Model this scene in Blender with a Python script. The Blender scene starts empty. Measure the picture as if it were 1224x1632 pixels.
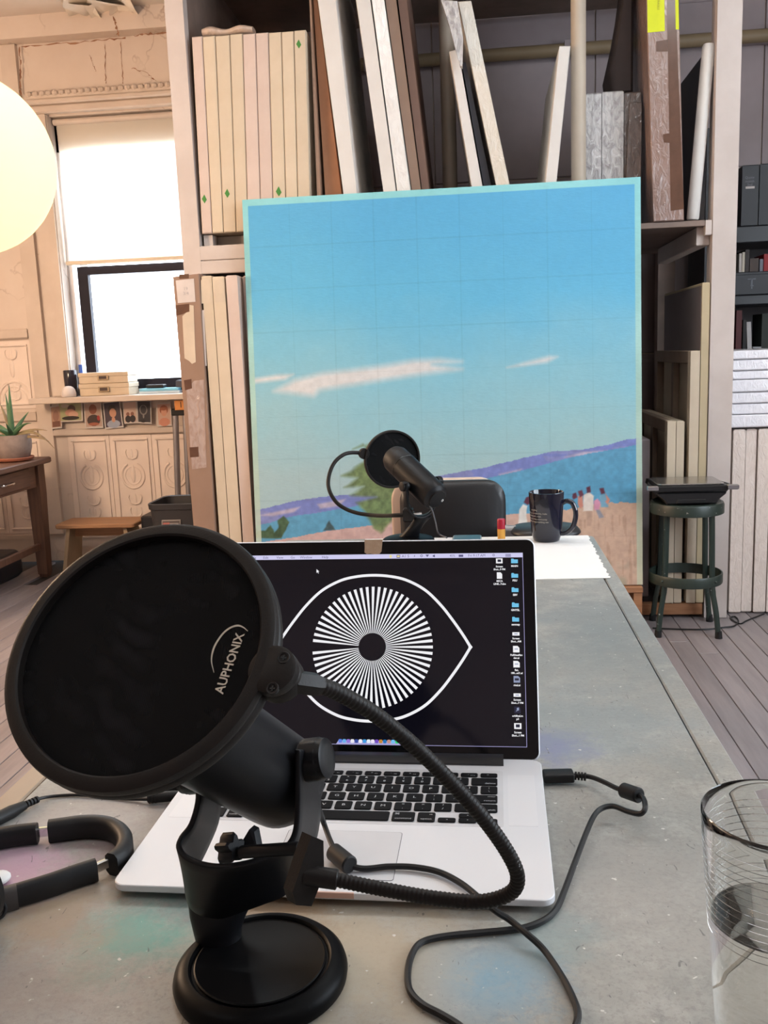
import bpy, bmesh, math, random
import numpy as np
from mathutils import Vector, Matrix

random.seed(7)
SC = bpy.context.scene
COL = SC.collection
R_ = math.radians

# ---------------------------------------------------------------- camera
TZ = 0.80                                   # table top height above the floor
CAM = Vector((0.0, 0.0, TZ + 0.4317447))
CR = Vector((0.9941485, 0.10104835, -0.03818364))
CD = Vector((-0.02016826, -0.1736348, -0.98460357))
CF = Vector((-0.10612257, 0.97961227, -0.1705808))
FPX = 1454.03
cd = bpy.data.cameras.new('camera')
cam = bpy.data.objects.new('camera', cd)
COL.objects.link(cam)
cam.matrix_world = Matrix(((CR.x, -CD.x, -CF.x, CAM.x), (CR.y, -CD.y, -CF.y, CAM.y), (CR.z, -CD.z, -CF.z, CAM.z), (0, 0, 0, 1)))
cd.sensor_fit = 'HORIZONTAL'
cd.sensor_width = 36.0
cd.lens = FPX / 1224 * 36
cd.clip_start = 0.02
SC.camera = cam

# ---------------------------------------------------------------- light
w = bpy.data.worlds.new('sky')
SC.world = w
w.use_nodes = True
bg = w.node_tree.nodes['Background']
bg.inputs['Color'].default_value = (0.80, 0.90, 1.0, 1)
bg.inputs['Strength'].default_value = 13.0

def portal(name, loc, rot, sx, sy):
    l = bpy.data.lights.new(name, 'AREA')
    l.shape = 'RECTANGLE'; l.size = sx; l.size_y = sy
    l.cycles.is_portal = True
    o = bpy.data.objects.new(name, l); COL.objects.link(o)
    o.location = loc; o.rotation_euler = rot
portal('portal_back', (-1.95, 5.68, 1.86), (R_(-90), 0, 0), 1.3, 1.7)
portal('portal_right', (3.28, 1.1, 1.95), (0, R_(90), 0), 1.9, 2.6)

def lamp(name, loc, power, color, radius):
    l = bpy.data.lights.new(name, 'POINT')
    l.energy = power; l.color = color; l.shadow_soft_size = radius
    o = bpy.data.objects.new(name, l); COL.objects.link(o); o.location = loc

SC.view_settings.view_transform = 'Standard'
SC.view_settings.look = 'None'
SC.view_settings.exposure = -0.13
SC.view_settings.gamma = 1.0
SC.view_settings.use_curve_mapping = False

# ---------------------------------------------------------------- helpers
def at(x, y, Y=None, z=None, d=None, X=None):
    """a point of the place, seen from the camera in direction (x, y), at a known depth Y, X, height z or distance d"""
    r = CR * ((x - 612) / FPX) + CD * ((y - 816) / FPX) + CF
    if Y is not None: t = (Y - CAM.y) / r.y
    elif z is not None: t = (z - CAM.z) / r.z
    elif X is not None: t = (X - CAM.x) / r.x
    else: t = d
    return CAM + r * t

def lin(c):
    return tuple((v / 12.92 if v <= 0.04045 else ((v + 0.055) / 1.055) ** 2.4) for v in c)
def rgb(r, g, b):
    return lin((r / 255, g / 255, b / 255))

def frame(o, z, x=None):
    """matrix with origin o, z axis along z"""
    z = Vector(z).normalized()
    if x is None: x = Vector((0, 0, 1)).cross(z) if abs(z.z) < 0.95 else Vector((1, 0, 0))
    x = Vector(x); x = (x - z * x.dot(z)).normalized()
    y = z.cross(x)
    o = Vector(o)
    return Matrix(((x.x, y.x, z.x, o.x), (x.y, y.y, z.y, o.y), (x.z, y.z, z.z, o.z), (0, 0, 0, 1)))

def rrect(w, h, r, n=5, cx=0, cy=0):
    pts = []
    for sx, sy, a0 in ((1, 1, 0), (-1, 1, 90), (-1, -1, 180), (1, -1, 270)):
        for k in range(n + 1):
            a = R_(a0 + 90 * k / n)
            pts.append((cx + sx * (w / 2 - r) + r * math.cos(a), cy + sy * (h / 2 - r) + r * math.sin(a)))
    return pts

def smooth_path(pts, n=8):
    """Catmull-Rom through the points"""
    P = [Vector(p) for p in pts]
    P = [P[0] * 2 - P[1]] + P + [P[-1] * 2 - P[-2]]
    out = []
    for i in range(1, len(P) - 2):
        a, b, c, d = P[i - 1], P[i], P[i + 1], P[i + 2]
        for k in range(n):
            t = k / n
            out.append(0.5 * ((2 * b) + (c - a) * t + (2 * a - 5 * b + 4 * c - d) * t * t + (3 * b - a - 3 * c + d) * t ** 3))
    out.append(P[-2])
    return out

class MB:
    def __init__(s, m=None):
        s.v = []; s.f = []; s.m = m
    def add(s, vs, fs, m=None):
        m = m or s.m
        k = len(s.v)
        s.v += [(m @ Vector(p)) if m else Vector(p) for p in vs]
        s.f += [[i + k for i in f] for f in fs]
        return s
    def prism(s, out, z0, z1, ch=0.0, m=None):
        """outline in xy, extruded z0..z1, optional chamfer on both rims (ch) about the outline's centre"""
        n = len(out)
        if ch > 0:
            cx = sum(p[0] for p in out) / n; cy = sum(p[1] for p in out) / n
            wx = max(abs(p[0] - cx) for p in out); wy = max(abs(p[1] - cy) for p in out)
            sx, sy = 1 - ch / max(wx, 1e-6), 1 - ch / max(wy, 1e-6)
            ins = [(cx + (p[0] - cx) * sx, cy + (p[1] - cy) * sy) for p in out]
            rings = [(ins, z0), (out, z0 + ch), (out, z1 - ch), (ins, z1)]
        else:
            rings = [(out, z0), (out, z1)]
        vs = []; fs = []
        for o, z in rings: vs += [(p[0], p[1], z) for p in o]
        for r in range(len(rings) - 1):
            for i in range(n):
                j = (i + 1) % n
                fs.append((r * n + i, r * n + j, (r + 1) * n + j, (r + 1) * n + i))
        fs.append(tuple(range(n - 1, -1, -1)))
        fs.append(tuple(range((len(rings) - 1) * n, len(rings) * n)))
        return s.add(vs, fs, m)
    def box(s, x0, x1, y0, y1, z0, z1, ch=0.0, m=None):
        return s.prism([(x0, y0), (x1, y0), (x1, y1), (x0, y1)], z0, z1, ch, m)
    def lathe(s, prof, n=32, m=None, sy=1.0):
        vs = []; fs = []; rows = []
        for r, z in prof:
            if abs(r) < 1e-7:
                rows.append([len(vs)]); vs.append((0, 0, z))
            else:
                rows.append(list(range(len(vs), len(vs) + n)))
                vs += [(r * math.cos(2 * math.pi * k / n), sy * r * math.sin(2 * math.pi * k / n), z) for k in range(n)]
        for a, b in zip(rows, rows[1:]):
            if len(a) == 1 and len(b) == 1: continue
            for k in range(n):
                j = (k + 1) % n
                if len(a) == 1: fs.append((a[0], b[j], b[k]))
                elif len(b) == 1: fs.append((a[k], a[j], b[0]))
                else: fs.append((a[k], a[j], b[j], b[k]))
        return s.add(vs, fs, m)
    def cyl(s, p0, p1, r0, r1=None, n=16, ch=0.0):
        r1 = r0 if r1 is None else r1
        p0, p1 = Vector(p0), Vector(p1); L = (p1 - p0).length
        pr = [(0, 0), (r0 - ch, 0), (r0, ch), (r1, L - ch), (r1 - ch, L), (0, L)] if ch else [(0, 0), (r0, 0), (r1, L), (0, L)]
        return s.lathe(pr, n, frame(p0, p1 - p0))
    def tube(s, path, r, n=10, flat=1.0):
        P = [Vector(p) for p in path]; N = len(P)
        rr = r if isinstance(r, (list, tuple)) else [r] * N
        T = [(P[min(i + 1, N - 1)] - P[max(i - 1, 0)]).normalized() for i in range(N)]
        u = T[0].orthogonal().normalized()
        vs = []; fs = []
        for i in range(N):
            u = (u - T[i] * u.dot(T[i])).normalized(); q = T[i].cross(u)
            for k in range(n):
                a = 2 * math.pi * k / n
                vs.append(P[i] + (u * math.cos(a) + q * math.sin(a) * flat) * rr[i])
        for i in range(N - 1):
            for k in range(n):
                j = (k + 1) % n
                fs.append((i * n + k, i * n + j, (i + 1) * n + j, (i + 1) * n + k))
        fs.append(tuple(range(n - 1, -1, -1))); fs.append(tuple(range((N - 1) * n, N * n)))
        return s.add(vs, fs)
    def strip(s, path, h, t, up=(0, 0, 1)):
        """rectangular section swept along a path: height h along up, thickness t across"""
        P = [Vector(p) for p in path]; N = len(P); up = Vector(up)
        vs = []; fs = []
        for i in range(N):
            T = (P[min(i + 1, N - 1)] - P[max(i - 1, 0)]).normalized()
            q = T.cross(up).normalized(); c = min(h, t) * 0.25
            for a, b in ((-.5, -.5), (.5, -.5), (.5, .5), (-.5, .5)):
                sa = 1 if a > 0 else -1; sb = 1 if b > 0 else -1
                p1 = P[i] + q * (a * t) + up * (b * h - sb * c); p2 = P[i] + q * (a * t - sa * c) + up * (b * h)
                vs += [p1, p2] if (a * b < 0) == False else [p2, p1]
        n = 8
        for i in range(N - 1):
            for k in range(n):
                j = (k + 1) % n
                fs.append((i * n + k, i * n + j, (i + 1) * n + j, (i + 1) * n + k))
        fs.append(tuple(range(n - 1, -1, -1))); fs.append(tuple(range((N - 1) * n, N * n)))
        return s.add(vs, fs)
    def loft(s, rings, cap=True):
        n = len(rings[0]); vs = []; fs = []
        for r in rings: vs += list(r)
        for i in range(len(rings) - 1):
            for k in range(n):
                j = (k + 1) % n
                fs.append((i * n + k, i * n + j, (i + 1) * n + j, (i + 1) * n + k))
        if cap:
            fs.append(tuple(range(n - 1, -1, -1))); fs.append(tuple(range((len(rings) - 1) * n, len(rings) * n)))
        return s.add(vs, fs)
    def ball(s, c, r, n=16, rings=9, sc=(1, 1, 1)):
        prof = [(math.sin(math.pi * i / rings) * r, -math.cos(math.pi * i / rings) * r) for i in range(rings + 1)]
        prof[0] = (0, -r); prof[-1] = (0, r)
        m = Matrix.Translation(Vector(c)) @ Matrix.Diagonal((sc[0], sc[1], sc[2], 1))
        return s.lathe(prof, n, m)
    def sheet(s, pts3, m=None):
        return s.add(pts3, [tuple(range(len(pts3)))], m)
    def mesh(s, name, inv=None, smooth=35):
        me = bpy.data.meshes.new(name)
        vs = [tuple(inv @ p) for p in s.v] if inv else [tuple(p) for p in s.v]
        me.from_pydata(vs, [], s.f)
        bm = bmesh.new(); bm.from_mesh(me); bmesh.ops.recalc_face_normals(bm, faces=bm.faces); bm.to_mesh(me); bm.free()
        if smooth:
            me.shade_smooth(); me.set_sharp_from_angle(angle=R_(smooth))
        return me
    def build(s, name, mat, parent=None, local=False, smooth=35, label=None, kind=None):
        """one mesh object under parent; vertices are world coordinates unless local"""
        inv = None
        if parent is not None and not local: inv = wmat(parent).inverted()
        o = bpy.data.objects.new(name, s.mesh(name, inv, smooth)); COL.objects.link(o)
        o.data.materials.append(mat)
        o.parent = parent
        if label: o['label'] = label
        if kind: o['kind'] = kind
        return o
    def solo(s, name, mat, label, cat, group=None, smooth=35):
        """a top-level thing that is one mesh, origin at its base"""
        xs = [p.x for p in s.v]; ys = [p.y for p in s.v]; zs = [p.z for p in s.v]
        loc = Vector(((min(xs) + max(xs)) / 2, (min(ys) + max(ys)) / 2, min(zs)))
        o = bpy.data.objects.new(name, s.mesh(name, Matrix.Translation(-loc), smooth)); COL.objects.link(o)
        o.location = loc; o.data.materials.append(mat)
        o['label'] = label; o['category'] = cat
        if group: o['group'] = group
        return o

def wmat(o):
    m = o.matrix_basis.copy()
    while o.parent is not None:
        o = o.parent; m = o.matrix_basis @ m
    return m

def thing(name, label, cat, loc=(0, 0, 0), rz=0.0, group=None):
    o = bpy.data.objects.new(name, None); COL.objects.link(o)
    o.location = loc; o.rotation_euler = (0, 0, rz); o.empty_display_size = 0.05
    o['label'] = label; o['category'] = cat
    if group: o['group'] = group
    return o

def struct(mb, name, mat, parent=None, smooth=0):
    o = mb.build(name, mat, parent, smooth=smooth)
    o['kind'] = 'structure'
    return o

_txt = {}
def text_mesh(body, size, align='CENTER', bold=0.0):
    """flat lettering as mesh vertices and faces in xy, centred on its height"""
    k = (body, size, align, bold)
    if k not in _txt:
        c = bpy.data.curves.new('lettering', 'FONT'); c.body = body; c.size = size
        c.align_x = align; c.align_y = 'CENTER'; c.offset = bold; c.resolution_u = 2
        o = bpy.data.objects.new('lettering', c); COL.objects.link(o)
        dg = bpy.context.evaluated_depsgraph_get(); dg.update()
        me = bpy.data.meshes.new_from_object(o.evaluated_get(dg))
        _txt[k] = ([tuple(v.co) for v in me.vertices], [tuple(p.vertices) for p in me.polygons])
        bpy.data.objects.remove(o); bpy.data.curves.remove(c); bpy.data.meshes.remove(me)
    return _txt[k]

# ---------------------------------------------------------------- materials
def base_mat(name):
    m = bpy.data.materials.new(name); m.use_nodes = True
    nt = m.node_tree; b = nt.nodes['Principled BSDF']
    return m, nt, b
def nd(nt, t, **kw):
    n = nt.nodes.new(t)
    for k, v in kw.items(): setattr(n, k, v)
    return n
def setin(n, **kw):
    for k, v in kw.items(): n.inputs[k.replace('_', ' ')].default_value = v
def noise(nt, vec, scale, detail=4, rough=0.6, dist=0.0):
    n = nd(nt, 'ShaderNodeTexNoise'); setin(n, Scale=scale, Detail=detail, Roughness=rough, Distortion=dist)
    nt.links.new(vec, n.inputs['Vector']); return n.outputs['Fac']
def ramp(nt, fac, p0, p1):
    n = nd(nt, 'ShaderNodeMapRange'); setin(n, From_Min=p0, From_Max=p1)
    nt.links.new(fac, n.inputs['Value']); return n.outputs['Result']
def mixc(nt, fac, a, b):
    n = nd(nt, 'ShaderNodeMix', data_type='RGBA')
    for s, v in ((0, fac), (6, a), (7, b)):
        if isinstance(v, (int, float)): n.inputs[s].default_value = v
        elif isinstance(v, tuple): n.inputs[s].default_value = (*v[:3], 1)
        else: nt.links.new(v, n.inputs[s])
    return n.outputs[2]
def math_(nt, op, a, b=0.0):
    n = nd(nt, 'ShaderNodeMath', operation=op)
    for i, v in enumerate((a, b)):
        if isinstance(v, (int, float)): n.inputs[i].default_value = v
        else: nt.links.new(v, n.inputs[i])
    return n.outputs[0]
def bump(nt, b, h, strength, dist=0.002):
    n = nd(nt, 'ShaderNodeBump'); setin(n, Strength=strength, Distance=dist)
    nt.links.new(h, n.inputs['Height']); nt.links.new(n.outputs['Normal'], b.inputs['Normal'])
def coords(nt, stretch=None):
    t = nd(nt, 'ShaderNodeTexCoord').outputs['Object']
    if stretch:
        m = nd(nt, 'ShaderNodeMapping'); m.inputs['Scale'].default_value = stretch
        nt.links.new(t, m.inputs['Vector']); t = m.outputs['Vector']
    return t

def M(name, col, rough=0.5, metal=0.0, col2=None, scale=6.0, bmp=0.0, bscale=80.0, stretch=None, rand=0.0, spec=0.5, emit=None, es=0.0, coat=0.0, lo=0.35, hi=0.65):
    m, nt, b = base_mat(name)
    setin(b, Roughness=rough, Metallic=metal)
    b.inputs['Specular IOR Level'].default_value = spec
    b.inputs['Coat Weight'].default_value = coat
    vec = coords(nt, stretch)
    c2 = col2 or tuple(v * 0.86 for v in col)
    c = mixc(nt, ramp(nt, noise(nt, vec, scale), lo, hi), col, c2)
    if rand:
        oi = nd(nt, 'ShaderNodeObjectInfo').outputs['Random']
        hs = nd(nt, 'ShaderNodeHueSaturation')
        nt.links.new(math_(nt, 'ADD', math_(nt, 'MULTIPLY', oi, rand), 1 - rand / 2), hs.inputs['Value'])
        nt.links.new(c, hs.inputs['Color']); c = hs.outputs['Color']
    nt.links.new(c, b.inputs['Base Color'])
    if bmp: bump(nt, b, noise(nt, vec, bscale, 3), bmp)
    if emit:
        b.inputs['Emission Color'].default_value = (*emit, 1); b.inputs['Emission Strength'].default_value = es
    return m
def wood(name, c1, c2, axis=2, rough=0.55, scale=5.0, rand=0.0, bmp=0.15):
    st = [14, 14, 14]; st[axis] = 0.9
    return M(name, c1, rough, col2=c2, scale=scale, stretch=tuple(st), bmp=bmp, bscale=scale * 2, rand=rand)
# ---------------------------------------------------------------- room materials
def wall_mat(name, col, col2, crack, cw=0.5):
    m, nt, b = base_mat(name)
    v = coords(nt)
    c = mixc(nt, ramp(nt, noise(nt, v, 1.7, 5), 0.35, 0.7), col, col2)
    vo = nd(nt, 'ShaderNodeTexVoronoi', feature='DISTANCE_TO_EDGE'); setin(vo, Scale=1.6)
    dv = nd(nt, 'ShaderNodeVectorMath', operation='ADD')
    nz = nd(nt, 'ShaderNodeTexNoise'); setin(nz, Scale=3.0, Detail=5.0)
    nt.links.new(v, nz.inputs['Vector'])
    nt.links.new(v, dv.inputs[0]); nt.links.new(nz.outputs['Color'], dv.inputs[1])
    nt.links.new(dv.outputs[0], vo.inputs['Vector'])
    k = math_(nt, 'MULTIPLY', ramp(nt, vo.outputs['Distance'], 0.02, 0.0), ramp(nt, noise(nt, v, 1.3, 3), 0.5, 0.62))
    c = mixc(nt, math_(nt, 'MULTIPLY', k, cw), c, crack)
    nt.links.new(c, b.inputs['Base Color']); b.inputs['Roughness'].default_value = 0.6
    bump(nt, b, noise(nt, v, 25, 4), 0.15, 0.004)
    return m
m_wall = wall_mat('cream_plaster', (0.66, 0.57, 0.50), (0.58, 0.48, 0.41), (0.16, 0.07, 0.04))
m_ceil = M('ceiling_paint', (0.68, 0.62, 0.56), 0.7, col2=(0.60, 0.52, 0.46), scale=1.5)
m_tin = M('painted_tin', (0.82, 0.71, 0.63), 0.42, col2=(0.74, 0.63, 0.56), scale=3, bmp=0.1, bscale=40)
m_mauve = M('mauve_panel_paint', (0.40, 0.335, 0.345), 0.6, col2=(0.33, 0.275, 0.28), scale=2)
m_white = M('white_room_paint', (0.62, 0.60, 0.58), 0.6)
m_trim = M('cream_trim_paint', (0.62, 0.53, 0.46), 0.45, col2=(0.55, 0.46, 0.39), scale=4, bmp=0.08, bscale=30)
m_sash = M('dark_window_paint', (0.016, 0.014, 0.024), 0.5, spec=.15)
m_whitewood = M('white_window_paint', (0.75, 0.74, 0.76), 0.4)
m_sub = M('floor_gap_dirt', (0.05, 0.045, 0.045), 0.9)
m_plank = M('grey_painted_board', (0.27, 0.235, 0.24), 0.36, col2=(0.20, 0.175, 0.18), scale=3, stretch=(8, 0.8, 8), bmp=0.15, bscale=12, rand=0.28)

def glass_pane_mat():
    m, nt, b = base_mat('window_glass')
    nt.nodes.remove(b)
    tr = nd(nt, 'ShaderNodeBsdfTransparent'); gl = nd(nt, 'ShaderNodeBsdfGlossy'); gl.inputs['Roughness'].default_value = 0.02
    mx = nd(nt, 'ShaderNodeMixShader'); mx.inputs[0].default_value = 0.06
    nt.links.new(tr.outputs[0], mx.inputs[1]); nt.links.new(gl.outputs[0], mx.inputs[2])
    nt.links.new(mx.outputs[0], nt.nodes['Material Output'].inputs['Surface'])
    return m
m_pane = glass_pane_mat()
def fabric_mat(name, col, trans):
    m, nt, b = base_mat(name); nt.nodes.remove(b)
    df = nd(nt, 'ShaderNodeBsdfDiffuse'); tl = nd(nt, 'ShaderNodeBsdfTranslucent')
    df.inputs['Color'].default_value = (*col, 1); tl.inputs['Color'].default_value = (*col, 1)
    mx = nd(nt, 'ShaderNodeMixShader'); mx.inputs[0].default_value = trans
    nt.links.new(df.outputs[0], mx.inputs[1]); nt.links.new(tl.outputs[0], mx.inputs[2])
    nt.links.new(mx.outputs[0], nt.nodes['Material Output'].inputs['Surface'])
    return m
m_blind = fabric_mat('blind_fabric', (0.82, 0.76, 0.66), 0.5)

# ---------------------------------------------------------------- room shell
XL, XR, YF, YB, ZC = -4.0, 3.2, -2.4, 5.5, 3.22
floor = struct(MB().box(XL - .15, XR + .15, YF - .15, YB + .15, -0.10, -0.014), 'floor', m_sub)
pl = []
for L in (2.2, 2.7, 3.3, 1.6, 2.95):
    pl.append((L, MB().box(-0.0412, 0.0412, 0, L - 0.004, -0.014, 0.0, 0.0015).mesh('floor_plank', smooth=0)))
    pl[-1][1].materials.append(m_plank)
i = 0
x = XL + 0.0425
while x < XR - 0.02:
    y = YF + 0.02
    first = True
    while y < YB - 0.06:
        rest = YB - y
        if first:
            L, me = random.choice(pl); first = False
        else:
            cand = [p for p in pl if p[0] <= rest - 0.005]
            if not cand: break
            L, me = max(cand, key=lambda p: p[0]) if rest < 3.4 else random.choice(cand)
        if x > 2.2 and y < 2.0 and False: pass
        o = bpy.data.objects.new('floor_plank', me); COL.objects.link(o)
        o.parent = floor; o.location = (x, y, 0); i += 1
        y += L
    x += 0.0852

wx0, wx1, wz0, wz1 = -2.50, -1.36, 1.047, 2.69
mb = MB()
mb.box(XL - .15, wx0, YB, YB + .15, 0, ZC); mb.box(wx1, XR + .15, YB, YB + .15, 0, ZC)
mb.box(wx0, wx1, YB, YB + .15, 0, wz0); mb.box(wx0, wx1, YB, YB + .15, wz1, ZC)
wall_back = struct(mb, 'wall_back', m_wall)
struct(MB().box(XL - .15, XL, YF, YB, 0, ZC), 'wall_left', m_wall)
mb = MB()       # right wall with a tall window
mb.box(XR, XR + .15, YF, -0.2, 0, ZC); mb.box(XR, XR + .15, 2.4, YB, 0, ZC)
mb.box(XR, XR + .15, -0.2, 2.4, 0, 1.0); mb.box(XR, XR + .15, -0.2, 2.4, 2.9, ZC)
struct(mb, 'wall_right', m_white)
struct(MB().box(XL - .15, XR + .15, YF - .15, YF, 0, ZC), 'wall_front', m_mauve)
ceiling = struct(MB().box(XL - .15, XR + .15, YF - .15, YB + .15, ZC, ZC + .12), 'ceiling', m_ceil)
for (px, py, s) in ((128, 6, .10), (150, 2, .13), (172, 9, .11), (188, 3, .12), (196, 12, .08)):
    c = at(px, py, z=ZC)
    pts = [(c.x + s * (0.7 + 0.5 * random.random()) * math.cos(a), c.y + s * 2.0 * (0.6 + 0.5 * random.random()) * math.sin(a)) for a in [2 * math.pi * k / 9 for k in range(9)]]
    mb = MB(); vs = [(p[0], p[1], ZC - 0.004 - 0.05 * random.random()) for p in pts] + [(c.x, c.y, ZC - 0.002)]
    mb.add(vs, [(k, (k + 1) % 9, 9) for k in range(9)])
    mb.build('paint_flake', M('peeling_paint', (0.80, 0.72, 0.62), 0.7) if s == .10 else bpy.data.materials['peeling_paint'], ceiling, smooth=0, label='curled flake of peeling ceiling paint')
for nm, x0, x1 in (('baseboard_left', XL, -2.77), ('baseboard_back', -2.63, 1.0)):
    struct(MB().box(x0, x1, YB - .025, YB, 0, .15).box(x0, x1, YB - .032, YB, .15, .175), nm, m_trim)

# window in view
win = struct(MB().box(wx0, wx0 + .03, YB + .06, YB + .13, wz0, wz1).box(wx1 - .03, wx1, YB + .06, YB + .13, wz0, wz1)
             .box(wx0, wx1, YB + .06, YB + .13, wz1 - .19, wz1).box(wx0 + .03, wx1 - .03, YB + .06, YB + .13, wz0, wz0 + .03), 'window_1', m_whitewood)
mb = MB(); a0, a1, b0, b1 = wx0 + .055, wx1 - .03, wz0 + .03, 1.83
mb.box(a0, a0 + .065, YB + .07, YB + .11, b0, b1); mb.box(a1 - .065, a1, YB + .07, YB + .11, b0, b1)
mb.box(a0 + .065, a1 - .065, YB + .07, YB + .11, b1 - .05, b1); mb.box(a0 + .065, a1 - .065, YB + .07, YB + .11, b0, b0 + .06)
mb.build('lower_sash', m_sash, win, label='dark painted lower sash frame')
MB().box(a0 + .065, a1 - .065, YB + .088, YB + .092, b0 + .06, b1 - .05).build('pane', m_pane, win, smooth=0)
mb = MB(); mb.box(a0, a0 + .05, YB + .115, YB + .13, b1, wz1 - .19); mb.box(a1 - .05, a1, YB + .115, YB + .13, b1, wz1 - .19)
mb.build('upper_sash', m_whitewood, win)
MB().box(a0 + .05, a1 - .05, YB + .121, YB + .125, b1, wz1 - .19).build('pane', m_pane, win, smooth=0)
struct(MB().box(-2.70, -1.15, YB - .215, YB + .06, 1.012, 1.047, .004), 'trim_1', m_trim)['label'] = 'window sill board'
struct(MB().box(-2.63, wx0, YB - .03, YB, 1.047, 2.70, .006).box(-2.55, -2.505, YB - .045, YB, 1.047, 2.70, .006), 'trim_2', m_trim)
mb = MB(); mb.box(-2.60, -1.15, YB - .05, YB, 2.70, 2.745, .008); mb.box(-2.61, -1.15, YB - .075, YB, 2.745, 2.775, .008); mb.box(-2.60, -1.15, YB - .06, YB, 2.775, 2.80, .006)
head = struct(mb, 'trim_3', m_trim)
mb = MB()
for k in range(36): mb.ball((-2.585 + k * .04, YB - .05, 2.805), .021, 8, 5, (1, 1, .9))
mb.build('bead_row', m_trim, head)
struct(MB().box(XL, 1.0, YB - .10, YB, 3.10, ZC), 'trim_4', m_wall)
struct(MB().box(-2.75, -2.655, YB - .03, YB, .175, 3.10, .006), 'trim_5', m_trim)
struct(MB().box(-2.655, -1.15, YB - .028, YB, .80, .845, .008).box(-2.655, -1.15, YB - .02, YB, .955, 1.012, .006), 'trim_6', m_trim)

def tin_panel_mesh(w, h, arc=False):
    mb = MB(); t = -.0001
    def q(x0, x1, z0, z1, y): mb.box(x0, x1, -y, 0, z0, z1, .0)
    mb.box(0, w, -.006, 0, 0, h, .002)
    e = .022
    for (x0, x1, z0, z1) in ((e, w - e, h - e - .014, h - e), (e, w - e, e, e + .014), (e, e + .014, e + .014, h - e - .014), (w - e - .014, w - e, e + .014, h - e - .014)):
        mb.box(x0, x1, -.017, -.004, z0, z1, .004)
    cx = w / 2
    def ring(cz, r, rt, a0=0, a1=360, n=24):
        P = [Vector((cx + r * math.cos(R_(a0 + (a1 - a0) * k / n)), -.006, cz + 1.1 * r * math.sin(R_(a0 + (a1 - a0) * k / n)))) for k in range(n + 1)]
        mb.tube(P, rt, 6)
    if arc:
        ring(.05, w * .40, .009, 0, 180); ring(.05, w * .30, .006, 0, 180)
    else:
        ring(h * .58, w * .27, .008, -245, 65); ring(h * .58, w * .19, .004, 0, 360)
    for k, (dz, s) in enumerate(((.80, .7), (.60, 1.2), (.33, .8), (.20, .7))):
        mb.ball((cx, -.006, h * dz), .05 * s, 8, 6, (.28, .10, 1.0))
        for sg in ((-1, 1) if k != 1 else ()):
            P = [Vector((cx, -.006, h * dz - .03)), Vector((cx + sg * .03, -.009, h * dz - .02)), Vector((cx + sg * .055 * s, -.007, h * dz + .015)), Vector((cx + sg * .045 * s, -.006, h * dz + .03))]
            mb.tube(smooth_path(P, 4), .006, 5)
    return mb
def place_panels(me, xs, z, y=YB, parent=wall_back):
    for x in xs:
        o = bpy.data.objects.new('tin_panel', me); COL.objects.link(o); o.parent = parent; o.location = (x, y, z)
pw = .268
me = tin_panel_mesh(pw, .612).mesh('tin_panel'); me.materials.append(m_tin)
place_panels(me, [-2.57 + .272 * k - .005 for k in range(5)], .185)
place_panels(me, [-3.025 - .272 * k for k in range(4)], .185)
me = tin_panel_mesh(pw, .42, True).mesh('tin_panel'); me.materials.append(m_tin)
place_panels(me, [-3.025 - .272 * k for k in range(4)], .98)
struct(MB().box(XL, -2.76, YB - .028, YB, .805, .85, .008).box(XL, -2.76, YB - .02, YB, .90, .96, .006).box(XL, -2.76, YB - .026, YB, 1.41, 1.47, .008), 'trim_7', m_trim)
# large sheet panels on the wall behind and beside the rack
for k in range(5):
    for j in range(3):
        x0 = -1.12 + k * .9; x1 = min(x0 + .892, XR - .01)
        if x1 - x0 > .2:
            z1 = 3.09 if j == 2 else .18 + (j + 1) * 1.0 - .008
            mb = MB().box(x0, x1, YB - .014, YB, .18 + j * 1.0, z1, .004)
            mb.box(x0, x1, YB - .024, YB - .012, z1 - .05, z1 - .025, .003)
            mb.build('wall_panel', m_mauve, wall_back, smooth=0, label='mauve grey wall panel')
struct(MB().box(1.3, XR, YB - .06, YB, 2.80, 2.86, .01), 'trim_8', m_mauve)

def side_window(name, box, axis):
    x0, x1, y0, y1, z0, z1 = box
    mb = MB(); t = .06
    if axis == 'x':
        for (a, b, c, d) in ((y0, y0 + t, z0, z1), (y1 - t, y1, z0, z1), (y0 + t, y1 - t, z0, z0 + t), (y0 + t, y1 - t, z1 - t, z1), ((y0 + y1) / 2 - .03, (y0 + y1) / 2 + .03, z0 + t, z1 - t)):
            mb.box(x0, x1, a, b, c, d)
        p = MB().box((x0 + x1) / 2 - .002, (x0 + x1) / 2 + .002, y0 + t, y1 - t, z0 + t, z1 - t)
    else:
        for (a, b, c, d) in ((x0, x0 + t, z0, z1), (x1 - t, x1, z0, z1), (x0 + t, x1 - t, z0, z0 + t), (x0 + t, x1 - t, z1 - t, z1), ((x0 + x1) / 2 - .03, (x0 + x1) / 2 + .03, z0 + t, z1 - t)):
            mb.box(a, b, y0, y1, c, d)
        p = MB().box(x0 + t, x1 - t, (y0 + y1) / 2 - .002, (y0 + y1) / 2 + .002, z0 + t, z1 - t)
    o = struct(mb, name, m_whitewood)
    p.build('pane', m_pane, o, smooth=0)
side_window('window_2', (XR + .04, XR + .11, -0.2, 2.4, 1.0, 2.9), 'x')

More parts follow.
